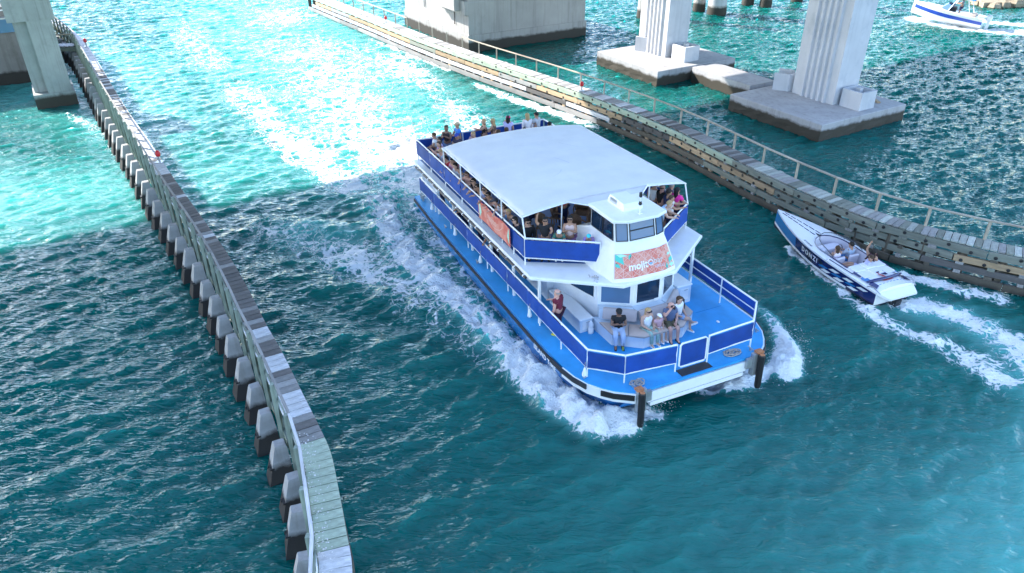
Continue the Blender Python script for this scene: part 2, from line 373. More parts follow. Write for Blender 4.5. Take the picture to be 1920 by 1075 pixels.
def water_material():
    m = bpy.data.materials.new('sea_water'); m.use_nodes = True
    nt = m.node_tree; N = nt.nodes; L = nt.links; N.clear()
    def nd(t, **kw):
        n = N.new(t)
        for k, v in kw.items(): setattr(n, k, v)
        return n
    def math_(op, a, b=None, c=None, clamp=False):
        n = nd('ShaderNodeMath', operation=op, use_clamp=clamp)
        for i, q in enumerate((a, b, c)):
            if q is None: continue
            if isinstance(q, (int, float)): n.inputs[i].default_value = q
            else: L.new(q, n.inputs[i])
        return n.outputs[0]
    def mr(x, a, b, c=0., d=1., smooth=False):
        n = nd('ShaderNodeMapRange'); n.interpolation_type = 'SMOOTHSTEP' if smooth else 'LINEAR'
        for i, q in enumerate((x, a, b, c, d)):
            if isinstance(q, (int, float)): n.inputs[i].default_value = q
            else: L.new(q, n.inputs[i])
        return n.outputs[0]
    def noise_(scale, det=4, rough=.6, dist=0, v=None):
        n = nd('ShaderNodeTexNoise'); n.inputs['Scale'].default_value = scale; n.inputs['Detail'].default_value = det
        n.inputs['Roughness'].default_value = rough; n.inputs['Distortion'].default_value = dist; L.new(v or pos, n.inputs['Vector']); return n.outputs[0]
    def mixc(f, a, b):
        n = nd('ShaderNodeMix', data_type='RGBA')
        if isinstance(f, (int, float)): n.inputs[0].default_value = f
        else: L.new(f, n.inputs[0])
        for i, q in ((6, a), (7, b)):
            if isinstance(q, tuple): n.inputs[i].default_value = (*q, 1)
            else: L.new(q, n.inputs[i])
        return n.outputs[2]
    geo = nd('ShaderNodeNewGeometry'); pos = geo.outputs['Position']
    foam = nd('ShaderNodeAttribute', attribute_name='foam').outputs['Fac']
    aer_sun = nd('ShaderNodeAttribute', attribute_name='aerated_sunlit').outputs['Fac']
    # warped position for lacy foam
    nv = nd('ShaderNodeTexNoise'); nv.inputs['Scale'].default_value = .9; nv.inputs['Detail'].default_value = 4; L.new(pos, nv.inputs['Vector'])
    sub = nd('ShaderNodeVectorMath', operation='SUBTRACT'); L.new(nv.outputs['Color'], sub.inputs[0]); sub.inputs[1].default_value = (.5, .5, .5)
    scl = nd('ShaderNodeVectorMath', operation='SCALE'); L.new(sub.outputs[0], scl.inputs[0]); scl.inputs['Scale'].default_value = 1.5
    wp = nd('ShaderNodeVectorMath', operation='ADD'); L.new(pos, wp.inputs[0]); L.new(scl.outputs[0], wp.inputs[1]); wpos = wp.outputs[0]
    def vor(scale):
        v = nd('ShaderNodeTexVoronoi', feature='DISTANCE_TO_EDGE'); v.inputs['Scale'].default_value = scale; L.new(wpos, v.inputs['Vector']); return v.outputs['Distance']
    lace = math_('MINIMUM', mr(vor(.62), 0, .30), mr(vor(1.7), 0, .30))
    lace2 = mr(vor(4.2), 0, .3)
    n1 = noise_(1.5, 7, .68, .5); n2 = noise_(7, 5, .65)
    tex = math_('ADD', math_('ADD', math_('MULTIPLY', lace, .54), math_('MULTIPLY', lace2, .18)), math_('ADD', math_('MULTIPLY', mr(n1, .28, .72), .26), math_('MULTIPLY', mr(n2, .3, .7), .14)))
    # foam where the mask beats the texture
    d = math_('SUBTRACT', math_('MULTIPLY', foam, 1.02), tex)
    f1 = mr(d, -.07, .11, 0, 1, True)
    f1 = math_('MULTIPLY', f1, mr(foam, .06, .2))
    # small whitecap flecks nearly everywhere
    base = mixc(aer_sun, (.001, .118, .103), (.12, .42, .39))  # pale end: aerated wakes plus painted sunlit water
    base = mixc(mr(noise_(.16, 3, .5), .35, .65), base, mixc(aer_sun, (.0008, .092, .084), (.085, .36, .335)))
    base = mixc(math_('MULTIPLY', mr(d, -.55, .02, 0, 1, True), math_('MULTIPLY', mr(foam, .1, .9), .75)), base, (.10, .46, .46))
    p = nd('ShaderNodeBsdfPrincipled'); L.new(base, p.inputs['Base Color']); p.inputs['Roughness'].default_value = .03; p.inputs['IOR'].default_value = 1.333
    p.inputs['Subsurface Weight'].default_value = 1.0; p.inputs['Subsurface Radius'].default_value = (.8, 3.2, 3.0); p.inputs['Subsurface Scale'].default_value = 1.0
    # ripples: stretched noise across the wind
    mp = nd('ShaderNodeMapping'); mp.inputs['Rotation'].default_value = (0, 0, R(-33)); mp.inputs['Scale'].default_value = (.8, 2.3, 1); L.new(pos, mp.inputs[0])
    r1 = noise_(1.9, 2, .5, .8, mp.outputs[0]); r2 = noise_(5.0, 2, .5, .2, mp.outputs[0])
    gust = mr(noise_(.13, 3, .55), .36, .64, .65, 1.3)
    rr = math_('MULTIPLY', gust, math_('ADD', math_('MULTIPLY', r1, .13), math_('MULTIPLY', r2, .034)))
    rr = math_('ADD', rr, math_('MULTIPLY', f1, math_('ADD', math_('MULTIPLY', n2, .14), .03)))
    b = nd('ShaderNodeBump'); b.inputs['Strength'].default_value = 1.0; b.inputs['Distance'].default_value = 1.0; L.new(rr, b.inputs['Height'])
    L.new(b.outputs[0], p.inputs['Normal'])
    fo = nd('ShaderNodeBsdfPrincipled'); fo.inputs['Base Color'].default_value = (.82, .85, .86, 1); fo.inputs['Roughness'].default_value = .7; L.new(b.outputs[0], fo.inputs['Normal'])
    ms = nd('ShaderNodeMixShader'); L.new(f1, ms.inputs[0]); L.new(p.outputs[0], ms.inputs[1]); L.new(fo.outputs[0], ms.inputs[2])
    out = nd('ShaderNodeOutputMaterial'); L.new(ms.outputs[0], out.inputs['Surface'])
    return m
M['water'] = water_material()
wme = grid_mesh('water', GX + CHX, GY + CHY, Z, {'foam': FOAM, 'aerated_sunlit': AER_SUN}); wme.materials.append(M['water'])
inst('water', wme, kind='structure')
mb = MB(); S = 2500
mb.quad((-S, -S, -.7), (S, -S, -.7), (S, S, -.7), (-S, S, -.7))
mb.build('open_water', M['water'], kind='structure', fix=False)

# ------------------------------------------------------------------ bridge: piers, columns, deck overhead
def uv_box(mb, o, u0, u1, v0, v1, z0, z1):
    mb.add([W(o, u, v, z) for z in (z0, z1) for u, v in ((u0, v0), (u1, v0), (u1, v1), (u0, v1))],
           [(3, 2, 1, 0), (4, 5, 6, 7), (0, 1, 5, 4), (1, 2, 6, 5), (2, 3, 7, 6), (3, 0, 4, 7)])

DZ = 20.0   # underside of the bridge deck
# pile cap pair with tie beam
C2F = (18.32, 42.74)
def cap(name, o, du, dv, z0, z1, label):
    mb = MB(); n = 14
    # rough lower edge: perimeter with jitter below the water line
    per = []
    for k in range(n): per.append((du * k / n, 0))
    for k in range(n): per.append((du, dv * k / n))
    for k in range(n): per.append((du - du * k / n, dv))
    for k in range(n): per.append((0, dv - dv * k / n))
    def ring(z, j, i=0):
        return [W(o, min(max(a, i), du - i) + random.uniform(-j, j), min(max(b, i), dv - i) + random.uniform(-j, j), z + random.uniform(-j, j)) for a, b in per]
    mb.loft([ring(z0, .08, .1), ring(z0 + .35, .09), ring(.22, .05, .0), ring(.42, .015), ring(z1 - .04, 0), ring(z1, 0, .04)])
    return mb.build(name, M['concrete_cap'], label=label, cat='pile cap')
c2 = cap('pile_cap', C2F, 8.0, 7.4, -1.0, 1.05, 'shaded square concrete pile cap under the nearer ribbed column')
C1F = (10.59, 54.56)
c1 = cap('pile_cap', C1F, 7.8, 7.3, -1.0, 1.05, 'half sunlit concrete pile cap under the farther ribbed column')
mb = MB(); uv_box(mb, (13.3, 55.9), .1, 2.55, -5.72, -.02, -.9, 1.04)
mb.build('tie_beam', M['concrete_cap'], label='long low concrete beam joining the two pile caps', cat='tie beam')

def column(o, label):
    """tapered ribbed column: o = near left-front corner of its base (u right along bridge, v away)"""
    t = empty('bridge_column', W(o, 1.2, 1.7, 1.05), label=label, cat='bridge column')
    b = Vector(t.location)
    H = DZ - 1.05; wu, wv = 2.5, 3.3
    def ring(z, k):
        iu, iv = k * .0, k * .0
        ch = .38
        P = [(ch, 0), (wu - ch, 0), (wu, ch), (wu, wv - ch), (wu - ch, wv), (ch, wv), (0, wv - .02), (0, .02)]
        return [W(o, a + (-.02 * z if a < wu / 2 else .02 * z) * .35, c, 1.05 + z) - b for a, c in P]
    mb = MB(); mb.loft([ring(0, 0), ring(H, 1)])
    mb.build('shaft', M['concrete_col'], t)
    for k in range(5):     # ribs on the channel face
        m2 = MB(); v0 = .62 + k * .43
        lo = [W(o, a, v0 + c, 1.05) - b for a, c in ((-.13, .05), (.02, -.04), (.02, .29), (-.13, .2))]
        hi = [p + Vector((0, 0, H)) - Uv * (.007 * H) for p in lo]
        m2.loft([lo, hi]); m2.build('rib', M['concrete_col'], t)
    return t
column((20.37, 46.62), 'nearer pale ribbed bridge column in the shade')
column((11.85, 58.72), 'farther white ribbed bridge column in full sun')

def niche_block(o, ang, label):
    """hollow open-fronted concrete box at a column foot"""
    t = empty('concrete_box', (o[0], o[1], 1.05), (0, 0, ang), label, 'concrete box')
    mb = MB()
    P = [(-.75, .65), (-.75, -.35), (-.42, -.68), (.42, -.68), (.75, -.35), (.75, .65)]
    Q = [(-.55, .65), (-.55, -.25), (-.32, -.48), (.32, -.48), (.55, -.25), (.55, .65)]
    for i in range(5):
        a, b2, c, d = P[i], P[i + 1], Q[i + 1], Q[i]
        if i == 3: 
            continue
        mb.prism([a, b2, c, d], 0, 1.1)
    mb.build('wall', M['concrete_col'], t)
    mb = MB(); mb.prism([(.42, -.68), (.75, -.35), (.55, -.25), (.32, -.48)], 0, .25); mb.build('sill', M['concrete_col'], t)
    mb = MB(); mb.box((0, .2, .5), (.25, .3, .9)); mb.box((0, .05, .75), (.16, .06, .3)); mb.build('electrical_cabinet', M['steel'], t)
    return t
def niche_closed(o, ang, label):
    t = empty('concrete_box', (o[0], o[1], 1.05), (0, 0, ang), label, 'concrete box')
    mb = MB()
    for (x0, x1, y0, y1) in ((-.72, .72, -.72, -.56), (-.72, .72, .56, .72), (-.72, -.56, -.56, .56), (.56, .72, -.56, .56)):
        mb.box(((x0 + x1) / 2, (y0 + y1) / 2, .55), (x1 - x0, y1 - y0, 1.1))
    mb.build('wall', M['concrete_col'], t)
    mb = MB(); mb.box((.1, .1, .6), (.3, .3, 1.15)); mb.build('post', M['concrete_col'], t)
    return t
niche_block((18.5, 50.45), UA + .5, 'open sided concrete box left of the nearer column foot')
niche_closed((21.75, 46.35), UA, 'square hollow concrete box in front of the nearer column foot')
niche_block((10.75, 61.3), UA + .5, 'open sided concrete box left of the farther column foot')
niche_closed((13.25, 58.15), UA, 'square hollow concrete box in front of the farther column foot')
mb = MB(); mb.beam(W(C2F, 6.6, 1.0, 1.1), W(C2F, 7.45, 2.5, 1.1), .22, .09)
mb.build('loose_plank', M['w_tan'], label='single tan plank lying on the nearer pile cap', cat='plank')

# right bascule pier
PF = (-3.63, 64.84)
t = empty('bridge_pier', W(PF, 0, 0, 0), label='massive grey concrete bridge pier behind the right timber fender', cat='bridge pier')
b = Vector(t.location)
def uvb(name, u0, u1, v0, v1, z0, z1, m, parent, base):
    mb = MB(); uv_box(mb, (0, 0), u0, u1, v0, v1, z0, z1); mb.v = [tuple(Vector(p) + Vector((base[0], base[1], 0)) - b) for p in mb.v]
    return mb.build(name, m, parent)
uvb('wall', 0, 12.0, 0, 13, 1.36, 6.2, M['concrete'], t, PF)
uvb('base_course', -.1, 12.12, -.1, 13.1, -1, 1.36, M['concrete'], t, PF)
uvb('bearing_block', -.35, -.003, .0, 4.6, 3.0, 4.1, M['concrete'], t, PF)
uvb('bearing_shelf', -.9, -.352, .8, 4.6, 3.3, 6.1, M['concrete'], t, PF)
uvb('joint', -.012, 12.01, -.012, 13, 3.95, 4.0, M['concrete_cap'], t, PF)
mb = MB(); mb.tube([W(PF, -.08, 2.4, 3.0) - b, W(PF, -.08, 2.4, 1.9) - b], .04); mb.build('drain_pipe', M['black'], t)
mb = MB(); mb.tube([W(PF, -.08, 8.4, 6) - b, W(PF, -.08, 8.4, 2.4) - b], .05); mb.build('drain_pipe', M['steel'], t)

# left bascule pier with buttress column
LF = (-31.2, 49.3)
t = empty('bridge_pier', W(LF, 0, 0, 0), label='concrete bridge pier with slotted leg at the left edge', cat='bridge pier')
b = Vector(t.location)
uvb('wall', -16, 1.2, 7.8, 18, -1, 5.4, M['concrete_shaded'], t, LF)
uvb('base_course', -16.05, 1.25, 7.7, 18.1, -1.02, .8, M['concrete_shaded'], t, LF)
uvb('leg_foot', -.62, 1.85, 0, 3.1, -1, .95, M['concrete_leg'], t, LF)
uvb('leg', .28, 1.72, .06, 2.1, .95, 5.6, M['concrete_leg'], t, LF)
uvb('leg_fin', -.5, .275, .75, 2.1, .95, 5.6, M['concrete_leg'], t, LF)
uvb('leg_head', -.75, 1.95, -.1, 2.3, 5.6, 7.0, M['concrete_leg'], t, LF)
uvb('upper_leg', -.72, 1.92, -.05, 2.2, 7.0, 7.5, M['concrete_leg'], t, LF)
# maintenance platform on the wall
tp = empty('maintenance_platform', W(LF, .2, 7.3, 4.7), (0, 0, UA), 'white railed service platform on the left pier wall', 'platform')
mb = MB(); mb.box((-1.6, .35, 0), (3.2, 1.0, .1)); mb.build('floor', M['steel'], tp)
for x in (-3.1, -1.6, -.05):
    mb = MB(); mb.box((x, -.12, .6), (.07, .07, 1.1)); mb.build('post', M['white_trim'], tp)
for z in (.55, 1.1):
    mb = MB(); mb.box((-1.6, -.12, z), (3.2, .05, .08)); mb.build('rail', M['white_trim'], tp)
mb = MB(); mb.box((-1.6, -.10, -.5), (3.0, .04, .9)); mb.build('panel', M['glass_blue'], tp)

# far pilings of the next trestle
for i, (px, py, r, mt, lab) in enumerate([(13.54, 79.68, .75, 'concrete', 'stout grey piling left behind the farther column'), (19.78, 82.93, .62, 'concrete', 'slim dark footed piling right of the farther column'),
        (21.24, 81.2, .95, 'concrete_col', 'pale thick piling with barnacled foot'), (25.91, 86.42, .62, 'concrete', 'dark piling, left of the shaded far pair'), (27.57, 85.4, .62, 'concrete', 'dark piling, right of the shaded far pair'),
        (32.0, 88.5, .62, 'concrete', 'dark piling behind the nearer column')]):
    t = empty('far_piling', (px, py, 0), label=lab, cat='piling', group='pilings of the far trestle')
    mb = MB(); mb.lathe((0, 0, 0), [(r, .95), (r, 9)], 8 if r < .7 else 14); mb.build('shaft', M[mt], t, smooth=50)
    mb = MB(); mb.lathe((0, 0, 0), [(r + .06, -1), (r + .07, .2), (r + .03, .95)], 8 if r < .7 else 14); mb.build('footing', M['concrete'], t, smooth=50)

# deck over everything (out of the picture, it throws the big shade)
t = empty('bridge_deck', W((0, 0), 0, 45.4, DZ), (0, 0, UA), 'wide bridge deck overhead carried by piers and columns', 'bridge deck')
mb = MB(); mb.box((0, 0, .5), (260, 33.6, .6)); mb.build('slab', M['asphalt'], t)
for k in range(8):
    mb = MB(); mb.box((0, -15.6 + k * 4.4, .1), (260, .5, .22)); mb.build('girder', M['concrete'], t)
for s in (-1, 1):
    mb = MB(); mb.box((0, s * 16.6, 1.25), (260, .3, .88)); mb.build('parapet', M['concrete'], t)

# shore in the far right corner
mb = MB()
for k in range(60):
    x = 51 + random.random() * 14; y = 84.2 + random.random() * 6 + .1 * (x - 51)
    s = random.uniform(.35, .9)
    mb.sphere((x, y, random.uniform(-.1, .5)), (s, s * random.uniform(.6, 1), s * .6), 6, 4)
mb.prism([(50.8, 84.6), (70, 85.4), (70, 96), (52.5, 96)], -1, .5)
mb.build('rock_shore', M['rock'], kind='structure')

# ------------------------------------------------------------------ right timber fender with boardwalk
def path_frame(P):
    T = []
    for i in range(len(P)):
        d = P[min(i + 1, len(P) - 1)] - P[max(i - 1, 0)]; T.append(d.normalized())
    return T
BOX = {}
def unit_box(m):
    if m not in BOX:
        mb = MB(); mb.bbox((0, 0, 0), (1, 1, 1), .03); BOX[m] = mb.mesh('board', M[m])
    return BOX[m]
def board(name, m, p, q, w, h, parent, roll=0.):
    """a board from p to q as an instance of the unit box"""
    p = Vector(p); q = Vector(q); d = q - p; L_ = d.length
    x = d / L_; y = Vector((0, 0, 1)).cross(x)
    if y.length < 1e-4: y = Vector((0, 1, 0))
    y.normalize(); z = x.cross(y)
    mw = Matrix(((x.x * L_, y.x * w, z.x * h, (p.x + q.x) / 2), (x.y * L_, y.y * w, z.y * h, (p.y + q.y) / 2), (x.z * L_, y.z * w, z.z * h, (p.z + q.z) / 2), (0, 0, 0, 1)))
    return inst(name, unit_box(m), parent, mw)

fend_pts = [(-22, 84.2), (-18.08, 78.44), (-13.85, 72.35), (-10.14, 66.84), (-6.96, 62.2), (-2.37, 56.1), (1.46, 51.39), (4.3, 47.75), (6.77, 44.3), (9.04, 40.7), (10.7, 37.3), (11.95, 34.6), (13.34, 32.0), (14.86, 29.6), (16.4, 27.9), (18.03, 26.7), (19.89, 25.5), (24, 23.3)]
FP = catmull(fend_pts, .28); FT = path_frame(FP)
fen = empty('timber_fender', (FP[0].x, FP[0].y, 0), label='long timber fender wall with plank boardwalk along the right of the channel', cat='fender')
fb = Vector(fen.location)
def fpt(i, off, z):
    i = min(max(i, 0), len(FP) - 1); n = Vector((-FT[i].y, FT[i].x))
    q = FP[i] + n * off
    return Vector((q.x, q.y, z)) - fb
NF_ = len(FP)
def near(i): return FP[i].y
# deck planks (off > 0 is landward here: path runs towards the camera, its left normal points right/away)
sgn = 1
for i in range(NF_ - 1):
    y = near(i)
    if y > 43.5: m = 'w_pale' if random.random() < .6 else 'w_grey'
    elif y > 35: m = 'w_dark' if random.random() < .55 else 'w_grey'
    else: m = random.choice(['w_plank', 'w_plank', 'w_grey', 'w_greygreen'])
    dz = random.uniform(-.006, .006)
    p = (fpt(i, -.03 * sgn, 1.6 + dz) + fpt(i + 1, -.03 * sgn, 1.6 + dz)) / 2; q = (fpt(i, .83 * sgn, 1.6 + dz) + fpt(i + 1, .83 * sgn, 1.6 + dz)) / 2
    if random.random() < .06: q = q + (q - p).normalized() * .1
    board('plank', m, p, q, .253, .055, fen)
# face boards: four rows of long timbers
seg = 15
bolt_me = {}
mbb = MB(); mbb.lathe((0, 0, 0), [(.075, -.02), (.075, .012), (.03, .02)], 7); bolt_me = mbb.mesh('bolt', M['black'])
rows = [(1.40, .30), (.99, .27), (.60, .25), (.19, .30)]
for r_, (z, h) in enumerate(rows):
    i = -(r_ * 4) % seg
    while i < NF_ - 1:
        j = min(i + seg, NF_ - 1); y = near(max(i, 0))
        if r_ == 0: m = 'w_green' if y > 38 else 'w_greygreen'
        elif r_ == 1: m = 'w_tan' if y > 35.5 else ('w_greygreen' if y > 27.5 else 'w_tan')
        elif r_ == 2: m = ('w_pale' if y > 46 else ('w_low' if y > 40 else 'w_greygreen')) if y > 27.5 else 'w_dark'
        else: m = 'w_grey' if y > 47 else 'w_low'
        if random.random() < .10: m = random.choice(['w_greygreen', 'w_grey', 'w_dark'])
        off = -.09 - .012 * random.random() - (.05 if r_ == 3 else 0)
        p = fpt(i, off, z + random.uniform(-.012, .012)); q = fpt(j, off, z + random.uniform(-.012, .012))
        p = p.lerp(q, .004); q = q.lerp(p, .004)
        mid = fpt((i + j) // 2, off, z)
        # bend: two pieces when the path curves strongly
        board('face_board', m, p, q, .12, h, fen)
        if r_ < 2:
            for k in range(i + 1, j, 3):
                if k % 2 == 0 or near(k) < 48:
                    if near(k) > 56: continue
                    t_ = (k - i) / (j - i); c = p.lerp(q, t_); n = Vector((-FT[k].y, FT[k].x, 0))
                    zz = Vector((0, 0, random.choice([-.05, .06])))
                    rot = (-n).to_track_quat('Z', 'Y').to_matrix().to_4x4()
                    inst('bolt', bolt_me, fen, Matrix.Translation(c - n * .068 + zz) @ rot)
        i = j
# blocks between the rows and posts behind
for i in range(4, NF_ - 3, 4):
    for z in (1.195, .80, .405):
        if random.random() < .85 and near(i) < 62:
            p = fpt(i, -.06, z); d = Vector((FT[i].x, FT[i].y, 0)) * random.uniform(.1, .2)
            board('spacer_block', random.choice(['w_grey', 'w_greygreen', 'w_low', 'w_low']) if near(i) < 36 else random.choice(['w_tan', 'w_grey', 'w_low']), p - d * .8, p + d * .8, .14, .13, fen)
for i in range(2, NF_ - 1, 5):
    board('fender_post', 'w_low', fpt(i, .16, -1.2), fpt(i, .16, 1.56), .26, .28, fen)
    board('fender_post', 'w_low', fpt(i, .70, -1.2), fpt(i, .70, 1.56), .22, .22, fen)
    board('cross_tie', 'w_dark', fpt(i, .0, 1.45), fpt(i, .84, 1.45), .14, .16, fen)
for i in range(0, NF_ - 16, 15):
    board('stringer', 'w_dark', fpt(i, .78, 1.44), fpt(i + 15, .78, 1.44), .1, .22, fen)
    board('waler', 'w_low', fpt(i, .86, .5), fpt(i + 15, .86, .5), .12, .28, fen)
k = 0; prev = None
for i in range(6, NF_ - 2, 8):
    q = fpt(i, .80, 1.57); far = near(i) > 58.5 and near(i) < 66
    board('railing_post', 'w_rail', q, q + Vector((0, 0, .86)), .09, .09, fen)
    top = q + Vector((0, 0, .89))
    if prev is not None and not far: board('top_rail', 'w_rail', prev, top, .13, .05, fen)
    prev = top

def beacon(loc, label):
    t = empty('marker_light', loc, label=label, cat='marker light', group='red marker lights on the fenders')
    mb = MB(); mb.box((0, 0, .02), (.34, .34, .04)); mb.lathe((0, 0, 0), [(.05, .04), (.05, .30), (.08, .32)], 8); mb.build('stand', M['steel'], t)
    mb = MB(); mb.lathe((0, 0, 0), [(.10, .322), (.12, .36), (.12, .52), (.06, .60), (.02, .62)], 10); mb.build('lens', M['red'], t, smooth=40)
def on_path(P, T, y, off, z):
    i = min(range(len(P)), key=lambda k: abs(P[k].y - y)); n = Vector((-T[i].y, T[i].x)); q = P[i] + n * off; return (q.x, q.y, z)
beacon(on_path(FP, FT, 47.6, .15, 1.63), 'red marker light on the right boardwalk, at the shade line')
beacon(on_path(FP, FT, 68.5, .15, 1.63), 'red marker light on the far right boardwalk, beside the pier')
# ------------------------------------------------------------------ left walkway on concrete piles
walk_pts = [(-3.0, 8.0), (-3.45, 10.67), (-3.78, 11.76), (-4.18, 12.95), (-4.68, 14.35), (-5.2, 15.35), (-5.9, 16.6), (-6.62, 17.9), (-7.3, 19.1), (-8.0, 20.25), (-9.1, 22.2), (-11.1, 25.5), (-15.4, 31.95), (-19.1, 37.65), (-23.4, 44.2), (-30.2, 55.0), (-34.75, 61.9), (-42.2, 71.0), (-49, 77.5)]
WP = catmull(walk_pts, .29); WT = path_frame(WP); NW = len(WP)
walk = empty('timber_walkway', (WP[0].x, WP[0].y, 0), label='narrow railed timber walkway along the left of the channel', cat='walkway')
wb = Vector(walk.location)
def wpt(i, off, z):
    i = min(max(i, 0), NW - 1); n = Vector((-WT[i].y, WT[i].x)); q = WP[i] + n * off
    return Vector((q.x, q.y, z)) - wb
ZW = 1.9
wl = .70
far_mb = MB()
for i in range(NW - 1):
    y = WP[i].y
    if y < 11.35: m = 'w_pale'
    elif y < 14.9: m = 'w_green'
    elif y < 19.6: m = 'w_pale' if (int((y - 14.9) / .95) % 2 == 1) else ('w_grey' if random.random() < .6 else 'w_dark')
    elif y < 20.1: m = 'w_pale'
    elif y < 33: m = 'w_pale' if i in (72, 88) else ('w_dark' if random.random() < .72 else 'w_grey')
    elif y < 42: m = 'w_pale' if random.random() < .8 else 'w_grey'  # pale stretch: sunlight painted into the plank colour
    elif y < 52: m = 'w_dark' if random.random() < .6 else 'w_pale'  # dark stretch: the pier's cast shadow painted into the planks
    else: m = 'w_pale'
    dz = random.uniform(-.008, .008)
    p = (wpt(i, 0, ZW + dz) + wpt(i + 1, 0, ZW + dz)) / 2; q = (wpt(i, wl, ZW + dz) + wpt(i + 1, wl, ZW + dz)) / 2
    if i < 296: board('plank', m, p, q, .262, .06, walk)
    else: far_mb.beam(p, q, .27, .06)
if far_mb.v: far_mb.build('far_planks', M['w_pale'], walk, kind='stuff', fix=False)
for i in range(0, NW - 1, 12):
    j = min(i + 12, NW - 1)
    for off, z, w_, h_, m in ((.05, 1.74, .12, .24, 'w_dark'), (wl - .06, 1.74, .12, .24, 'w_post'), (.02, 1.3, .12, .28, 'w_low'), (.02, .85, .12, .28, 'w_low'), (wl + .02, 1.05, .14, .26, 'w_post')):
        board('stringer' if z > 1.5 else 'waler', m, wpt(i, off, z), wpt(j, off, z), w_, h_, walk)
prev = None
for i in range(1, NW - 1, 5):
    a = wpt(i, wl + .11, .9); c = wpt(i, wl + .11, 2.82)
    board('railing_post', 'w_post', a, c, .14, .11, walk)
    top = wpt(i, wl + .03, 2.80)
    if prev is not None:
        board('top_rail', 'w_grey' if WP[i].y > 16 else 'w_pale', prev, top, .075, .05, walk)
        lo = Vector((0, 0, -.52)); board('mid_rail', 'w_post', prev + lo, top + lo, .035, .07, walk)
    prev = top
for z, off in ((1.99, wl + .03),):
    mb = MB(); mb.tube([wpt(i, off, z) for i in range(0, NW, 5)], .02, 5); mb.build('conduit', M['w_pale'], walk, smooth=60)
mb = MB()
for k in range(420):       # droppings along the inner edge of the near planks
    i = random.randint(0, 26); o = wl * (1 - abs(random.gauss(0, .22))) - .02
    if o < .03: continue
    q = wpt(i, o, ZW + .041) + Vector((random.uniform(-.14, .14), random.uniform(-.14, .14), random.uniform(0, .003))); s = random.uniform(.006, .026)
    a0 = random.random() * 6; P = [q + Vector((math.cos(a0 + t_) * s * random.uniform(.6, 1.3), math.sin(a0 + t_) * s * random.uniform(.6, 1.3), 0)) for t_ in (0, 1.2, 2.5, 3.7, 5)]
    mb.add(P, [(0, 1, 2, 3, 4)])
mb.build('droppings', M['guano'], walk, kind='stuff', fix=False)

# concrete piles: battered, bevelled heads
def pile_mesh():
    mb = MB()
    def ring(x0, x1, y, z): return [(x0, -y, z), (x1, -y, z), (x1, y, z), (x0, y, z)]
    # local x: out from the walkway, y along it
    mb.loft([ring(-.30, .70, .40, -1.4), ring(-.26, .46, .285, .0), ring(-.20, .14, .165, 1.22), ring(-.175, .11, .14, 1.30)])
    return mb.mesh('concrete_pile', M['concrete_pile'])
pm = pile_mesh()
mb = MB(); mb.box((.30, .12, 0), (.12, .22, .05)); mb.box((.36, .05, -.01), (.05, .05, .07)); brm = mb.mesh('bracket', M['black'])
step = 1.36; acc = 0; last = None
for i in range(4, NW):
    if last is not None and (WP[i] - last).length < step: continue
    last = WP[i]; n = Vector((-WT[i].y, WT[i].x)); q = WP[i] + n * (wl + .36)
    ang = math.atan2(n.y, n.x)
    o = inst('concrete_pile', pm, None, Matrix.Translation((q.x, q.y, random.uniform(-.08, .06))) @ Matrix.Rotation(ang + random.uniform(-.08, .08), 4, 'Z') @ Matrix.Rotation(random.uniform(-.03, .03), 4, 'Y'),
             label='pale battered concrete pile with dark tide stain in the row along the left walkway', cat='pile', group='concrete piles along the left walkway')
    if WP[i].y < 40: inst('bracket', brm, o, Matrix.Translation((0, 0, .62)))
beacon(on_path(WP, WT, 34.6, .14, 1.93), 'red marker light on the left walkway, nearest')
beacon(on_path(WP, WT, 58.7, .14, 1.93), 'red marker light on the left walkway, farther')
# footbridge from the far walkway to the left pier
t = empty('footbridge', (-33, 59.6, 1.7), (0, 0, 0), 'short timber footbridge from the left walkway towards the pier', 'footbridge')
for k in range(9):
    board('plank', 'w_pale', Vector((-1.2 - k * .33, -.45 - k * .05, .1)), Vector((-1.1 - k * .33, .55 - k * .05, .1)), .31, .06, t)
board('girder', 'w_post', Vector((-.9, -.35, -.12)), Vector((-4.2, -.85, -.12)), .12, .3, t)
board('girder', 'w_post', Vector((-.9, .5, -.12)), Vector((-4.2, 0, -.12)), .12, .3, t)
board('rail', 'w_rail', Vector((-.9, -.4, 1.0)), Vector((-4.2, -.9, 1.0)), .06, .1, t)

# ------------------------------------------------------------------ the ferry (local: x forward, y to its port side, z up; deck at 1.3)
FRY = Euler((R(.8), R(-2.1), R(24.1 - 90)))
FLOC = Vector((5.26, 19.67, 0))
FMAT = Matrix.Translation(FLOC) @ FRY.to_matrix().to_4x4()
ferry = empty('ferry', FLOC, FRY, 'blue and white double deck catamaran ferry with white awning, full of passengers', 'ferry')
ZD, ZU = 1.3, 3.24

